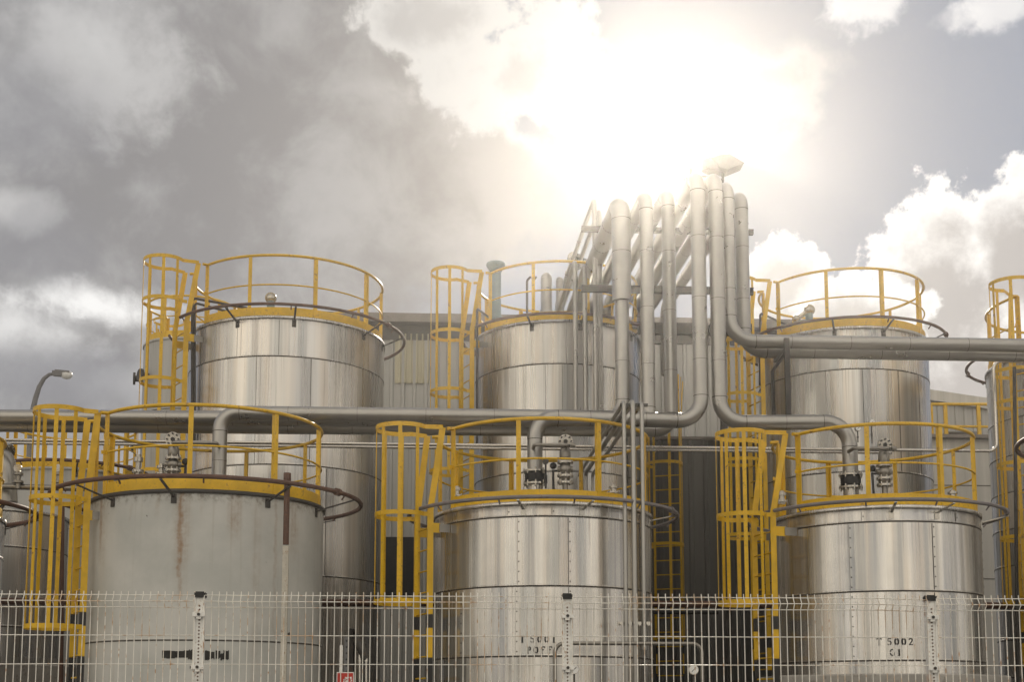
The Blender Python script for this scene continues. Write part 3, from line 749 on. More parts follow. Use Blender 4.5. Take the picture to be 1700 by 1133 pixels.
# ------------------------------------------------------------------ pipework
def pipe(label, pts, r, m=None, bend=None, group=None, cat='pipe', n=18, collars=True, name='process_pipe'):
    bend = bend or r * 2.6
    pp = rounded(pts, bend, 9); mb = MB(); mb.tube(pp, r, n)
    if collars:                                     # weld bands at both ends of every bend and at sheet joints
        P_ = [Vector(p) for p in pts]; bl = bend if isinstance(bend, (list, tuple)) else [bend] * (len(P_) - 2)
        for i in range(1, len(P_) - 1):
            a = P_[i - 1] - P_[i]; b = P_[i + 1] - P_[i]; th = a.angle(b)
            if th > pi - .05: continue
            t = min(bl[i - 1] / tan(th / 2), a.length * .49, b.length * .49)
            for v in (a.normalized(), b.normalized()):
                c = P_[i] + v * t; mb.tube([c - v * .018, c + v * .018], r * 1.03, n); mb.tube([c + v * .020, c + v * .030], r * 1.012, n, 1)
        for i in range(len(P_) - 1):
            L = (P_[i + 1] - P_[i]).length; v = (P_[i + 1] - P_[i]).normalized(); k = int(L / 1.05)
            for j in range(1, k + 1):
                c = P_[i] + v * (L * j / (k + 1)); mb.tube([c - v * .014, c + v * .014], r * 1.018, n); mb.tube([c + v * .015, c + v * .021], r * 1.010, n, 1)
    return tag(link(name, mb, [m or M['pipe'], M['seam']]), label, cat, group)
def bolts(mb, c, axis, R, n, r=.014, L=.06, mi=0):
    c = Vector(c); a = Vector(axis).normalized(); u = a.orthogonal().normalized(); v = a.cross(u)
    for i in range(n):
        q = c + (u * cos(2 * pi * i / n) + v * sin(2 * pi * i / n)) * R; mb.tube([q - a * L / 2, q + a * L / 2], r, 6, mi)
def rubber_joint(parent, c, z0, z1, r):             # black bellows between two bolted flanges
    c = Vector(c)
    j = MB(); h = z1 - z0; prof = [(r * 1.05, z0 + .03)]
    for i in range(1, 8): prof.append((r * (1.30 + .05 * (i % 2)), z0 + .03 + (h - .06) * i / 8))
    prof.append((r * 1.05, z1 - .03)); j.lathe(prof, 24, 0, (c.x, c.y, 0)); link('rubber_joint', j, M['black'], parent)
    for z in (z0 + .015, z1 - .015):
        q = MB(); q.disc((c.x, c.y, z), (0, 0, 1), r * 1.55, .026, 28); bolts(q, (c.x, c.y, z), (0, 0, 1), r * 1.42, 8, .013, .085); link('flange', q, M['flange'], parent)

YP = 18.75
BANK = 'upright pipes of the pipe bank'
X = lambda px, py, Y=YP: at(px, py, Y).x
Z = lambda px, py, Y=YP: at(px, py, Y).z
K = ppm(1130, 500, YP)
def upright(px, pytop, rpx, Y=YP):
    r = rpx / K; return X(px, 480, Y), Z(px, pytop, Y) - r * .82, r
# 1 thick left pipe -> turns left into the long upper line
x, zt, r = upright(1032, 324, 16); yb = Z(1032, 705, YP + .3)
pipe('thickest upright pipe, leftmost of the pipe bank by the sun', [(x - .15, 24.2, zt - 1.5), (x - .15, 24.2, zt), (x, YP, zt), (x, YP, Z(1032, 500))], r, bend=r * 1.7, group=BANK, collars=True)
e1 = pipe('lower sleeve of the thickest upright pipe running left along the whole row', [(x, YP + .01, Z(1032, 501)), (x, YP + .01, yb), (X(-60, 690), YP + .01 + .3, yb)], r * .74, bend=r * 1.9, group='long pipes along the row')
# 2
x, zt, r = upright(1072, 320, 11.5); yb2 = Z(1072, 697, 18.5)
p2 = pipe('upright bank pipe, second from the left, that ends in the bend onto the grey tank', [(x - .2, 25.2, zt - 1.2), (x - .2, 25.2, zt), (x, YP - .12, zt), (x, YP - .12, Z(1072, 702)), (x - .3, YP - .3, Z(1072, 702)), (at(366, 692, 18.45).x, YP - .3, Z(1072, 702)), (at(366, 692, 18.45).x, YP - .3, z1 + .09)], r, bend=[r * 2, r * 2, r * 2.2, r * 2, r * 2.4], group=BANK)
q = MB(); q.disc((at(366, 692, 18.45).x, YP - .3, z1 + .115), (0, 0, 1), r * 1.8, .03, 24); q.disc((at(366, 692, 18.45).x, YP - .3, z1 + .15), (0, 0, 1), r * 1.8, .03, 24); bolts(q, (at(366, 692, 18.45).x, YP - .3, z1 + .135), (0, 0, 1), r * 1.6, 8, .012, .11); link('flange', q, M['flange'], p2)
# 3 -> long lower line
x, zt, r = upright(1111, 311, 11.5, YP + .35)
pipe('upright bank pipe, third from the left, feeding the lower long line', [(x - .2, 24.7, zt - 1.6), (x - .2, 24.7, zt), (x, YP + .35, zt), (x, YP + .35, Z(1111, 715, YP + .35)), (X(-60, 712, YP + .5), YP + .55, Z(1111, 715, YP + .35))], r, bend=[r * 2, r * 2, r * 2.2], group=BANK)
# 4 -> T 5001
x, zt, r = upright(1155, 293, 12.2); xb = at(888, 760, 18.35).x; zh = Z(1100, 699, YP - .25)
p4 = pipe('upright bank pipe, fourth from the left, bending left to the tank lettered POFF', [(x - .2, 25.6, zt - 1.2), (x - .2, 25.6, zt), (x, YP - .25, zt), (x, YP - .25, zh), (xb, YP - .40, zh), (xb, YP - .40, Z(888, 788, YP - .4))], r, bend=[r * 2, r * 2, r * 3.2, r * 2.8], group=BANK)
rubber_joint(p4, (xb, YP - .40, 0), Z(888, 806, YP - .4), Z(888, 782, YP - .4), r)
q = MB(); q.tube([(xb, YP - .4, z2), (xb, YP - .4, Z(888, 805, YP - .4))], r, 18); link('nozzle', q, M['flange'], p4)
# 5 -> T 5002
x, zt, r = upright(1185, 295, 12.2); xb5 = at(1413, 760, 18.3).x; zh5 = Z(1250, 703, YP - .25)
p5 = pipe('upright bank pipe, fifth from the left, bending right to the tank lettered G1', [(x - .2, 24.9, zt - 1.6), (x - .2, 24.9, zt), (x, YP - .25, zt), (x, YP - .25, zh5), (xb5, YP - .40, zh5), (xb5, YP - .40, Z(1413, 790, YP - .4))], r, bend=[r * 2, r * 2, r * 3.2, r * 3.2], group=BANK)
rubber_joint(p5, (xb5, YP - .40, 0), Z(1413, 812, YP - .4), Z(1413, 788, YP - .4), r)
q = MB(); q.tube([(xb5, YP - .4, z3), (xb5, YP - .4, Z(1413, 811, YP - .4))], r, 18); link('nozzle', q, M['flange'], p5)
# 6, 7 -> long lines to the right
x, zt, r = upright(1208, 303, 11.4)
pipe('upright bank pipe, second from the right, turning into the upper right-hand line', [(x - .2, 25.3, zt - 1.2), (x - .2, 25.3, zt), (x, YP - .1, zt), (x, YP - .1, Z(1300, 571)), (X(1790, 575), YP - .1, Z(1300, 571))], r, bend=[r * 2, r * 2, r * 3.4], group=BANK)
x, zt, r = upright(1231, 320, 11.4, YP + .35)
pipe('rightmost upright bank pipe, turning into the lower right-hand line', [(x - .2, 24.6, zt - 1.4), (x - .2, 24.6, zt), (x, YP + .25, zt), (x, YP + .25, Z(1300, 584, YP + .25)), (X(1790, 586, YP + .25), YP + .25, Z(1300, 584, YP + .25))], r, bend=[r * 2, r * 2, r * 3.0], group=BANK)
# support under the right-hand lines
sp = MB(); xs, zs = at(1303, 600, YP - .1).x, Z(1303, 584); zb = zh5 + .1
sp.box((xs, YP - .22, (zs + zb) / 2 + .04), (.075, .06, zs - zb + .2)); sp.tube([(xs, YP - .15, zs - .06), (xs - .16, YP + .02, zs - .30), (xs - .16, YP + .02, zb)], .035, 4)
sp.box((xs, YP + .1, zs - .04), (.08, .6, .05))
tag(link('pipe_support', sp, M['darksteel']), 'angled steel support under the right-hand pipe lines', 'pipe support')
# rack that carries the back runs
rk = empty('pipe_rack', (X(1130, 500, 21.5), 21.9, 0), 'steel rack frame with cross beams behind the bank of upright pipes', 'pipe rack')
for (Y, py0, py1) in ((20.6, 381, 480), (22.6, 478, 540)):
    for py, w in ((py0, .07), (py1, .10)):
        q = MB(); a, b = at(965, py, Y), at(1250, py, Y); q.box(((a.x + b.x) / 2 - rk.location.x, Y - 21.9, a.z), (b.x - a.x, .08, w)); q.box(((a.x + b.x) / 2 - rk.location.x, Y - 21.9 - .045, a.z + w / 2), (b.x - a.x, .03, .015)); link('beam', q, M['darksteel'], rk)
    for px in (1034, 1196):
        a = at(px, py0 - 4, Y); q = MB(); q.box((a.x - rk.location.x, Y - 21.9, a.z / 2), (.09, .09, a.z)); link('post', q, M['darksteel'], rk)
q = MB(); a, b = at(1060, 548, 20.9), at(1215, 548, 20.9); q.box(((a.x + b.x) / 2 - rk.location.x, -1.0, a.z), (b.x - a.x, .1, .14)); link('beam', q, M['darksteel'], rk)
# thin pipes with valves left of the bank
def thin(label, pts, r, m=None, bend=.12, group=None): return pipe(label, pts, r, m or M['pipe_dark'], bend, group, 'pipe', 10, False, 'thin_pipe')
Yt = 20.9
THIN = 'thin pipes left of the pipe bank'
for px, pt, yy, lab in ((988, 331, Yt, 'thin upright pipe with a hairpin top, left of the thickest bank pipe'), (996, 349, Yt + .25, 'thin hairpin pipe half hidden beside the thickest bank pipe')):
    xa = at(px, 480, yy).x; za = Z(px, pt, yy)
    o = thin(lab, [(xa - .12, 26.6, za - 1.5), (xa - .12, 26.6, za), (xa, yy, za), (xa, yy, Z(px, 712, yy))], .042, M['pipe'], .11, THIN)
    q = MB(); c = Vector((xa - .06, 23.8, za)); q.disc(c, (0, 1, 0), .115, .10, 16); q.disc(c + Vector((.09, -.05, -.02)), (.8, .5, 0), .085, .09, 14); q.disc(c + Vector((0, .9, 0)), (0, 1, 0), .075, .06, 12); link('valve_body', q, M['flange'], o)
for i, (px, ptop, lab) in enumerate(((955, 434, 'thin upright pipe farthest left of the pipe bank'), (971, 441, 'thin upright pipe between the leftmost one and the hairpin pipe'))):
    xq_ = at(px, 500, Yt).x; zq_ = Z(px, ptop, Yt)
    thin(lab, [(xq_ - .03, 24.5, zq_ - .7), (xq_ - .03, 24.5, zq_), (xq_, Yt, zq_), (xq_, Yt, Z(px, 712, Yt))], .040, M['pipe'], .10, THIN)
# three tubes in front of the tank lettered T 5001
Y3 = 16.35
for i, (px, ptop, pbot, lab) in enumerate(((1038, 668, 1160, 'left of the three slender tubes in front of the lettered tank POFF'), (1053, 666, 1160, 'middle of the three slender tubes in front of the lettered tank POFF'), (1068, 669, 1080, 'right and shortest of the three slender tubes in front of the lettered tank POFF'))):
    xx, zz = at(px, 900, Y3).x, at(px, ptop, Y3).z; xe = xx - .02
    pipe(lab, [(xe, 21.6, zz - .42), (xe, 21.6, zz), (xx, Y3, zz), (xx, Y3, at(px, pbot, Y3).z)], .034 if i == 1 else .028, M['pipe'], .06, 'slender tubes in front of the lettered tank', 'pipe', 10, False, 'slender_tube')
q = MB(); a = at(1053, 1036, Y3); q.box((a.x, Y3 + .05, a.z), (.42, .04, .05)); bolts(q, (a.x, Y3, a.z), (0, 1, 0), .001, 1)
for dx in (-.17, -.06, .06, .17): q.disc((a.x + dx, Y3 + .02, a.z), (0, 1, 0), .022, .1, 8)
tag(link('tube_clamp', q, M['flange']), 'bolted clamp bar holding the three slender tubes', 'clamp')
q = MB(); a = at(1053, 672, Y3); q.box((a.x, Y3 + .03, a.z), (.36, .05, .035)); q.box((a.x - .1, Y3 + .6, a.z - .03), (.04, 1.2, .04))
tag(link('tube_hanger', q, M['darksteel']), 'small hanger bar at the top bend of the slender tubes', 'hanger')
# two slim horizontal lines across the whole picture
for i, (pl, pr, dy, rr, lab) in enumerate(((738, 743, 0, .026, 'upper of the two slim steel lines running across behind the front tanks'), (743, 748, .12, .022, 'lower of the two slim steel lines running across behind the front tanks'))):
    Y = 19.85 + dy; zz = at(850, (pl + pr) / 2 + 0, Y).z; xl, xr = at(-60, 740, Y).x, at(1655 + i * 6, 745, Y).x
    pts = [(xl, Y, zz), (xr, Y, zz), (xr, Y, at(1655, 600, Y).z)]
    if i == 0: pts.append((xr + 3, Y, at(1655, 600, Y).z))
    pipe(lab, pts if i == 0 else [(xl, Y, zz), (at(1480, 745, Y).x, Y, zz)], rr, M['thin'], .14, 'slim steel lines', 'pipe', 10, False, 'steel_line')
pipe('dark downpipe on the caged ladder at the right edge', [at(1684, 610, 19.6), at(1690, 1170, 19.6)], .03, M['darksteel'], .1, None, 'pipe', 8, False, 'downpipe')
# low brown header behind the front tanks
zz = at(850, 1003, 20.4).z
pipe('brown header pipe running low behind the front tanks', [(at(-60, 1000, 20.4).x, 20.4, zz), (at(1780, 1003, 20.4).x, 20.4, zz)], .055, M['brown'], .1, None, 'pipe', 12, False, 'header_pipe')
zz = at(1140, 1018, 20.7).z
pipe('short dark pipe under the brown header between the lettered tanks', [(at(1085, 1018, 20.7).x, 20.7, zz), (at(1192, 1018, 20.7).x, 20.7, zz)], .03, M['black'], .1, None, 'pipe', 10, False, 'header_pipe')
# steel hoop of tube in front of the tank T 5001, with gauges
Yu = 15.6
a, b = at(921, 1069, Yu), at(1165, 1070, Yu)
pipe('steel tube bent like a hoop low in front of the tank lettered POFF', [(a.x, Yu, .2), (a.x, Yu, a.z), (b.x, Yu, a.z), (b.x, Yu, .2)], .024, M['pipe_dark'], .12, None, 'pipe', 12, False, 'hoop_pipe')
def gauge(label, px, py, Y, r, tail):
    c = at(px, py, Y); e = empty('pressure_gauge', (c.x, Y, c.z), label, 'gauge', 'round dial gauges')
    q = MB(); q.disc((0, 0, 0), (0, 1, 0), r, .05, 24); link('case', q, M['flange'], e)
    q = MB(); q.disc((0, -.028, 0), (0, 1, 0), r * .86, .006, 24); link('dial', q, M['signwhite'], e)
    q = MB(); q.box((0, -.034, 0), (r * 1.2, .004, r * .10), ax=(.7, 0, .7), up=(-.7, 0, .7)); link('needle', q, M['ink'], e)
    q = MB(); q.tube([(0, .01, -r), (0, .01, -r - tail)], r * .22, 8); q.tube([(0, .01, -r - tail * .45), (0, .01, -r - tail * .6)], r * .36, 6); link('stem', q, M['darksteel'], e)
    return e
gauge('round dial gauge between the lettered tanks, low by the bent tube', 1151, 1113, 15.4, .060, .25)
gauge('round dial gauge half hidden behind the middle fence post', 953, 1112, 15.4, .060, .25)
gauge('round dial gauge on a curved stem beside the elbow of the tank lettered G1', 1424, 712, 18.0, .042, .16)
gauge('round dial gauge right of the elbow above the tank lettered G1', 1447, 702, 17.9, .042, .26)
# blue-grey vent stack on the middle back tank and small things on roofs
def post_vent(name, label, cat, px, ptop, pbot, Y, rpx, m, cap=True, group=None):
    k = ppm(px, ptop, Y); r = rpx / k; a, b = at(px, ptop, Y), at(px, pbot, Y)
    e = empty(name, (a.x, Y, b.z), label, cat, group); h = a.z - b.z
    q = MB(); q.lathe([(r * 1.25, 0), (r * 1.25, .06), (r, .08), (r, h - .1)], 20); link('stack', q, m, e)
    q = MB()
    if cap: q.lathe([(r, h - .18), (r * 1.75, h - .06), (r * 1.75, h - .015), (r * 1.6, h), (.01, h)], 20)
    else: q.lathe([(r, h - .1)] + [(max(.002, r * cos(rad(t))), h - .1 + r * 1.15 * sin(rad(t))) for t in range(0, 91, 15)], 20)
    link('cap', q, m, e); return e
post_vent('vent_stack', 'blue-grey capped vent stack on the middle back tank', 'vent', 823, 437, 532, 23.5, 9, M['blue'])
post_vent('vent_pipe', 'thick round-topped vent pipe behind the middle back tank railing', 'vent', 907, 455, 522, 24.0, 9.3, M['pipe'], False, 'round-topped vents')
post_vent('vent_pipe', 'slimmer round-topped vent pipe beside the thick one', 'vent', 929, 459, 522, 24.1, 6.5, M['pipe'], False, 'round-topped vents')
post_vent('vent_pipe', 'round-topped vent pipe behind the hairpin pipe', 'vent', 995, 460, 522, 24.2, 6.5, M['pipe'], False, 'round-topped vents')
for i, (px, lab) in enumerate(((875, 'left small gooseneck tube on the middle back tank'), (885, 'right small gooseneck tube on the middle back tank'))):
    a, b = at(px, 466, 22.6), at(px, 520, 22.6); pipe(lab, [b, a + Vector((0, 0, .0)), a + Vector((.05, -.10, .03))], .022, M['darksteel'], .05, 'small gooseneck tubes', 'vent', 8, False, 'gooseneck_tube')
def roof_head(label, px, py, Y, zr):                # ball-shaped vent head on a back tank
    c = at(px, py, Y); e = empty('ball_vent', (c.x, Y, zr + .05), label, 'vent', 'ball-shaped vent heads'); h = c.z - zr - .05; k = .085
    q = MB(); q.tube([(0, 0, 0), (0, 0, h)], .07, 14); q.disc((0, 0, .1), (0, 0, 1), .11, .03, 16); link('neck', q, M['blue'], e)
    q = MB(); q.ball((0, 0, h), .095, 0, 16, 10); q.disc((0, -.03, h), (0, 1, .2), .10, .04, 18); link('head', q, M['flange'], e)
roof_head('ball-shaped vent head on the widest back-row tank', 450, 496, 22.2, tb1[3])
roof_head('ball-shaped vent head on the back tank right of the pipe bank', 1343, 516, 22.6, tb3[3])
q = MB(); pa = [at(1322, 530, 22.6), at(1330, 524, 22.6), at(1340, 518, 22.6)]; q.tube(pa, .05, 8); q.ball(pa[0], .075)
tag(link('vent_elbow', q, M['flange']), 'small elbow beside the vent head right of the pipe bank', 'vent')
# conduits that climb over the rim of the back tanks beside their ladders
for (px, pt, pb, Y, dx, lab) in ((319, 495, 740, 21.9, 1.6, 'outer dark conduit bent over the rim of the widest back tank'), (323, 503, 740, 21.95, 1.0, 'inner dark conduit bent over the rim of the widest back tank'), (792, 512, 740, 22.4, .4, 'dark conduit bent over the rim of the middle back tank'), (1262, 520, 640, 22.6, .9, 'dark conduit bent over the rim of the back tank right of the pipe bank')):
    a, b = at(px, pt, Y), at(px, pb, Y); pipe(lab, [b, a, (a.x + dx, Y + .9, a.z - .02)], .022, M['darksteel'], .07, 'dark conduits over tank rims', 'conduit', 8, False, 'conduit')
# upright rain pipes on the front tanks and the brown drain on the grey one
def drain():
    Y = YF - R1 * .78 - .28; a = at(477, 790, Y); m_ = at(476, 905, Y); b = at(474, 1180, Y)
    e = empty('drain_pipe', (a.x, Y, b.z), 'drain pipe on the grey tank, brown above and white below', 'drain pipe')
    q = MB(); q.tube([(0, 0, m_.z - b.z), (0, 0, a.z - b.z)], .038, 12); q.tube([(0, 0, a.z - b.z - .12), (0, 0, a.z - b.z + .03)], .048, 12); link('brown_length', q, M['brown'], e)
    q = MB(); q.box((0, .0, (m_.z - b.z) / 2 - .01), (.075, .05, m_.z - b.z - .02)); q.box((.03, -.028, (m_.z - b.z) / 2), (.012, .02, m_.z - b.z - .04)); link('white_length', q, M['oldwhite'], e)
drain()
q = at(103, 850, 19.6); pipe('rusty upright pipe behind the left caged ladder', [at(104, 842, 19.6), at(101, 1170, 19.6)], .032, M['brown'], .1, None, 'pipe', 8, False, 'rusty_pipe')
q = at(96, 900, 20.0)
# ------------------------------------------------------------------ valves on the front tank roofs
def valve(label, px, Y, zroof, pytop, toward, pipe_x):
    a = at(px, pytop, Y); e = empty('relief_valve', (a.x, Y, zroof + .03), label, 'valve', 'flanged valves on the front tanks'); h = a.z - zroof - .03
    q = MB(); q.tube([(0, 0, 0), (0, 0, h * .42)], .042, 14); q.disc((0, 0, .02), (0, 0, 1), .10, .03, 18); link('stem_pipe', q, M['pipe_dark'], e)
    for z in (.42, .50, .66):
        q = MB(); q.disc((0, 0, h * z), (0, 0, 1), .115, .028, 22); bolts(q, (0, 0, h * z + .01), (0, 0, 1), .098, 8, .011, .07); link('flange', q, M['flange'], e)
    q = MB(); q.lathe([(.05, h * .42), (.085, h * .46), (.085, h * .5)], 16); q.lathe([(.05, h * .50), (.075, h * .54), (.095, h * .58), (.075, h * .62), (.05, h * .66)], 16)
    q.lathe([(.06, h * .66), (.08, h * .70), (.08, h * .78), (.05, h * .86)], 16); q.tube([(-.11, 0, h * .58), (.11, 0, h * .58)], .045, 12); link('body', q, M['pipe_dark'], e)
    q = MB(); q.disc((0.0, -.06, h * .90), (0, 1, .1), .105, .03, 22); bolts(q, (0, -.08, h * .90), (0, 1, .1), .080, 8, .013, .05, 1); q.disc((0, -.078, h * .90), (0, 1, .1), .03, .02, 12, 1); q.tube([(0, 0, h * .8), (0, 0, h * .92)], .05, 12); q.tube([(0, -.05, h * .9), (0, .06, h * .9)], .06, 14); link('blind_flange', q, [M['flange'], M['darksteel']], e)
    q = MB(); q.tube(rounded([(.02, -.1, h * .84), (.02, -.16, h * .84), (pipe_x - a.x, -.16, h * .84), (pipe_x - a.x, .1, h * .84)], .05, 5), .026, 10); q.tube([(.06, -.16, h * .84), (.13, -.16, h * .84)], .034, 10); link('bypass_pipe', q, M['pipe_dark'], e)
    q = MB(); q.tube([(toward * .17, .02, h * .56), (toward * .17, -.02, h * .28)], .018, 8); q.ball((toward * .17, 0, h * .62), .05, 0, 12, 8); q.tube([(0, 0, h * .56), (toward * .19, 0, h * .56)], .016, 8); link('handle', q, M['black'], e)
    return e
valve('flanged valve on the grey tank, left of its elbow pipe', 289, 18.2, z1, 719, 1, at(362, 740, 18.2).x)
valve('flanged valve on the tank lettered POFF, right of its elbow pipe', 938, 18.1, z2, 721, -1, at(886, 740, 18.1).x)
valve('flanged valve on the tank lettered G1, right of its elbow pipe', 1466, 18.05, z3, 727, -1, at(1412, 740, 18.05).x)
def lever(label, px, pt, pb, Y):
    a, b = at(px, pt, Y), at(px, pb, Y); e = empty('lever', (b.x, Y, b.z), label, 'lever'); h = a.z - b.z
    q = MB(); q.tube([(0, 0, 0), (0, 0, h)], .013, 8); q.box((0, 0, h * .35), (.045, .04, h * .3)); link('arm', q, M['black'], e)
    q = MB(); q.disc((0, 0, h), (0, 1, 0), .042, .05, 14); link('knob', q, M['darksteel'], e)
lever('black lever with a round knob beside the rubber joint on tank POFF', 906, 767, 812, 17.9)
def nozzle(label, px, pt, pb, Y, r=.05):
    a, b = at(px, pt, Y), at(px, pb, Y); e = empty('roof_nozzle', (b.x, Y, b.z), label, 'nozzle', 'small roof nozzles'); h = a.z - b.z
    q = MB(); q.tube([(0, 0, 0), (0, 0, h)], r * .8, 12); link('neck', q, M['flange'], e)
    q = MB(); q.disc((0, 0, h * .75), (0, 0, 1), r * 1.4, h * .2, 14); q.disc((0, 0, h * .2), (0, 0, 1), r * 1.8, h * .12, 14); bolts(q, (0, 0, h * .2), (0, 0, 1), r * 1.5, 6, .01, .06); link('cap', q, M['flange'], e)
nozzle('small flanged nozzle by the ladder of the tank lettered G1', 1298, 816, 838, 17.6)
nozzle('small bolted nozzle at the right of the tank lettered G1', 1582, 815, 832, 17.8)
nozzle('small bolted nozzle at the right of the tank lettered POFF', 1019, 806, 822, 17.9)
nozzle('tall nozzle on the grey tank by its cage', 229, 755, 790, 18.4, .045)
nozzle('round capped nozzle between the cage and the valve on the grey tank', 268, 771, 792, 18.4, .05)
nozzle('pale nozzle at the railing post of the tank lettered POFF', 759, 808, 828, 17.5, .04)
# big flanged nozzle pipe at the left edge
def edge_elbow():
    Y = 19.9; pts = [at(-20, 725, Y), at(14, 772, Y - .25), at(14, 1000, Y - .25)]
    e = tag(link('flanged_elbow', MB().tube(rounded([at(-60, 700, Y), at(10, 765, Y - .2), at(12, 835, Y - .2)], .3, 8), .15, 18), M['pipe']), 'large bright flanged elbow at the left picture edge', 'pipe')
    c = at(3, 757, Y - .15); ax = (at(10, 765, Y - .2) - at(-60, 700, Y)).normalized()
    q = MB(); q.disc(c, ax, .225, .05, 28); bolts(q, c, ax, .195, 12, .016, .10); link('flange', q, M['flange'], e)
    a, b = at(0, 806, Y - .5), at(150, 812, Y - .5); pipe('dull pipe with flanges between the left-edge tanks', [a - Vector((1, 0, 0)), b], .045, M['pipe_dark'], .1, None, 'pipe', 10, False, 'link_pipe')
    for px, lab in ((97, 'small valve behind the left cage'), (30, 'small valve under the flanged elbow')):
        b = at(px, 812, Y - .55); v = empty('small_valve', (b.x, Y - .55, b.z), lab, 'valve'); q = MB(); q.tube([(0, 0, 0), (0, 0, .32)], .035, 10); q.disc((0, 0, .1), (0, 0, 1), .08, .03, 14); q.disc((0, 0, .22), (0, 0, 1), .07, .03, 14); link('body', q, M['pipe_dark'], v)
        q = MB(); q.disc((0, -.05, .30), (0, 1, 0), .06, .03, 14); link('handwheel', q, M['flange'], v)
edge_elbow()

# ------------------------------------------------------------------ lamps and signs
def street_lamp():
    Y = 44.0; b = at(52, 700, Y); t = at(104, 621, Y); k = ppm(60, 650, Y)
    e = empty('street_lamp', (b.x, Y, 0), 'grey street lamp with curved arm far behind the left tanks', 'street lamp')
    pts = [(0, 0, 0), (0, 0, b.z - 1.5), (0, 0, b.z)] + [tuple(at(px, py, Y) - Vector((b.x, Y, 0))) for px, py in ((55, 680), (59, 662), (65, 643), (73, 629), (82, 622), (92, 621))]
    q = MB(); q.tube(pts, [.12, .11, .10, .095, .09, .08, .07, .06, .05], 10); link('pole', q, M['lamp'], e)
    c = at(102, 622, Y) - Vector((b.x, Y, 0))
    q = MB(); q.box(c + Vector((-.12, 0, .02)), (.34, .22, .16), ax=(1, 0, -.08)); q.box(c + Vector((.05, 0, .09)), (.5, .24, .07), ax=(1, 0, -.08)); link('lamp_head', q, M['lamp'], e)
    q = MB(); q.ball((0, 0, 0), 1.0, 0, 16, 10); q.v = [(c.x + .18 + v[0] * .20, c.y + v[1] * .14, c.z - .02 + v[2] * .15) for v in q.v]; link('lamp_cover', q, M['lampwhite'], e)
street_lamp()
def floodlight():
    Y = 20.5; c = at(1205, 275, Y); zb = at(1200, 300, Y).z
    e = empty('floodlight', (c.x, Y, zb - .1), 'tilted floodlight on a bracket above the bank of upright pipes', 'floodlight'); o = Vector((c.x, Y, zb - .1))
    P = lambda px, py, dy=0: at(px, py, Y) - o + Vector((0, dy, 0))
    q = MB(); prof = [(1180, 268), (1190, 264), (1208, 262), (1232, 277), (1205, 288), (1190, 284)]; n = len(prof)
    vs = [P(px, py, -.16) for px, py in prof] + [P(px, py, .16) for px, py in prof]
    q.add(vs, [list(range(n))[::-1], list(range(n, 2 * n))] + [(i, (i + 1) % n, n + (i + 1) % n, n + i) for i in range(n)], 0, False); link('lamp_housing', q, M['lamp'], e)
    q = MB(); q.tube([P(1178, 268), P(1178, 284)], .13, 14); q.box(P(1183, 276), (.18, .24, .2)); link('ballast', q, M['lamp'], e)
    q = MB(); q.tube([P(1200, 285), P(1200, 301)], .022, 8); q.tube([P(1135, 298), P(1160, 293), P(1185, 294), P(1200, 300)], .022, 8); q.tube([P(1147, 295), P(1147, 280)], .016, 6); q.tube([P(1200, 299), P(1200, 299) + Vector((0, .4, -.5))], .022, 6); link('bracket', q, M['darksteel'], e)
floodlight()
def fire_sign():
    Y = 15.8; a, b = at(559, 1117, Y), at(587, 1160, Y); w = b.x - a.x; h = w * 1.35; zc = a.z - h / 2
    e = empty('fire_sign', ((a.x + b.x) / 2, Y, 0), 'red and white fire extinguisher sign on a post behind the fence', 'sign')
    q = MB(); q.box((0, 0, zc), (w, .012, h)); link('board', q, M['signwhite'], e)
    q = MB(); q.box((0, -.010, zc), (w * .9, .006, h * .92)); link('red_field', q, M['red'], e)
    q = MB(); s = w; Yy = -.016
    q.box((s * .08, Yy, zc - h * .12), (s * .20, .004, h * .42)); q.box((s * .08, Yy, zc + h * .12), (s * .12, .004, h * .05)); q.box((s * .02, Yy, zc + h * .20), (s * .26, .004, h * .05), ax=(1, 0, .4), up=(-.4, 0, 1)); q.box((s * .10, Yy, zc + h * .27), (s * .24, .004, h * .04))
    q.box((-s * .08, Yy, zc + h * .08), (s * .05, .004, h * .28), ax=(1, 0, -.3), up=(.3, 0, 1))
    for i, (dx, dz, sz) in enumerate(((.33, .25, .10), (.36, .14, .07), (.31, .05, .06))): q.box((s * dx, Yy, zc + h * dz), (s * sz, .004, h * .09), ax=(1, 0, .3), up=(-.3, 0, 1))
    link('extinguisher_symbol', q, M['signwhite'], e)
    xw = at(566, 1090, Y).x - e.location.x; zt = at(566, 1072, Y).z
    q = MB(); q.box((xw, .04, zt / 2), (.035, .03, zt)); link('white_post', q, M['white'], e)
    xw = at(575, 1090, Y).x - e.location.x; zt = at(575, 1058, Y).z
    q = MB(); q.box((xw, .05, zt / 2), (.06, .03, zt));
    for i in range(22): q.disc((xw, .034, zt - .05 - i * .075), (0, 1, 0), .012, .006, 8, 1)
    link('perforated_channel', q, [M['lamp'], M['black']], e)
fire_sign()
def hydrant_stand():           # dark post with slanted arm and two slim rods next to the sign
    Y = 16.4; e = empty('valve_stand', (at(590, 1100, Y).x, Y, 0), 'dark pipe stand with a slanted arm right of the fire sign', 'pipe stand'); o = e.location.x
    P = lambda px, py: at(px, py, Y) - Vector((o, Y, 0))
    q = MB(); q.tube([P(583, 1180), P(583, 1045), P(600, 1072), P(608, 1095)], .05, 10); q.tube([P(590, 1060), P(606, 1090)], .06, 10); link('arm', q, M['darksteel'], e)
    for px in (597, 608): q = MB(); q.tube([P(px, 1180), P(px, 1088)], .014, 8); q.tube([P(px, 1100), P(px, 1088)], .022, 8); link('rod', q, M['thin'], e)
hydrant_stand()

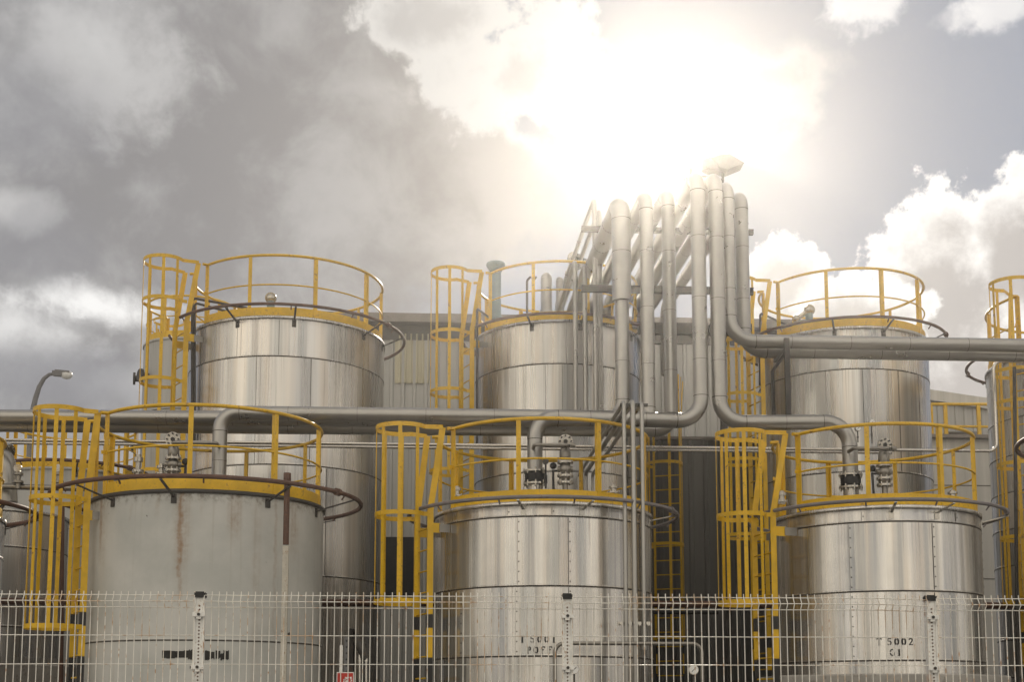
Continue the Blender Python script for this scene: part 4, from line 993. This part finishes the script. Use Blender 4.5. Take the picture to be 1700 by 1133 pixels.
# ------------------------------------------------------------------ wire mesh fence in front
def fence():
    Y = 9.1; e = empty('mesh_fence', (at(942, 1050, Y).x, Y, 0), 'white welded wire mesh fence with rust spots along the front', 'fence')
    ox = e.location.x; px_posts = (330, 942, 1548); X_ = [at(p, 1050, Y).x for p in px_posts]; st = (X_[2] - X_[0]) / 2
    xs = [X_[0] - st] + X_ + [X_[2] + st]; zt = at(850, 991.5, Y).z
    rows = [(zt, 0)] + [(zt - .045, -.034), (zt - .085, 0), (zt - .28, 0)]
    z = zt - .48
    while z > .2: rows.append((z, 0)); z -= .2
    for k in range(len(xs) - 1):
        a, b = xs[k] + .035, xs[k + 1] - .035; mb = MB(); n = 50; rnd = random.Random(k); bent = (k == 2)
        for i in range(n + 1):
            x = a + (b - a) * i / n - ox; j = rnd.uniform(-.002, .002); lean = rnd.uniform(-.003, .003)
            mb.tube([(x + lean, -.004, .08), (x, -.004, zt - .30), (x, -.004, zt - .085), (x + j, -.038, zt - .045), (x + j, -.004, zt), (x + j, -.002, zt + .026)], .0034, 6)
        for (z, dy) in rows:
            pts = [(a - ox + (b - a) * i / 8, dy + .004, z + rnd.uniform(-.0015, .0015)) for i in range(9)]
            if bent: pts[-1] = (pts[-1][0], pts[-1][1], pts[-1][2] - (.012 if z > zt - .1 else 0))
            mb.tube(pts, .0034, 6)
        link('wire_panel', mb, M['wire'], e)
    for x in X_:
        p = MB(); h = zt - .015; p.box((x - ox, .035, h / 2), (.064, .058, h)); 
        p.box((x - ox - .030, .002, h / 2), (.010, .014, h)); p.box((x - ox + .030, .002, h / 2), (.010, .014, h))
        z = h - .06
        while z > .3: p.disc((x - ox, .005, z), (0, 1, 0), .0058, .006, 8, 1); z -= .0245
        po = link('post', p, [M['white'], M['brown']], e)
        c = MB(); c.box((x - ox, .030, h + .016), (.074, .075, .034)); c.box((x - ox, .030, h + .036), (.060, .060, .010)); link('cap', c, M['black'], po)
        for z in (zt - .135, zt - .50, zt - .9, zt - 1.3, zt - 1.7):
            c = MB(); c.box((x - ox, -.012, z), (.086, .022, .030)); c.box((x - ox, -.010, z - .022), (.034, .02, .018)); c.disc((x - ox, -.025, z), (0, 1, 0), .011, .012, 10, 1); link('clamp', c, [M['white'], M['darksteel']], po)
fence()

# ------------------------------------------------------------------ haze volume added to stand in for the lens-flare veil
hz = MB(); hz.box((0, 85, 5.2), (326, 316, 12.4))
hm = bpy.data.materials.new('flare_veil'); hm.use_nodes = True; nt = hm.node_tree; nt.nodes.clear()
ou = nt.nodes.new('ShaderNodeOutputMaterial'); pv = nt.nodes.new('ShaderNodeVolumePrincipled')
pv.inputs['Color'].default_value = (1, .97, .93, 1); pv.inputs['Density'].default_value = .00135; pv.inputs['Anisotropy'].default_value = .885
nt.links.new(pv.outputs[0], ou.inputs['Volume'])
ho = tag(link('haze', hz, hm), kind='stuff')
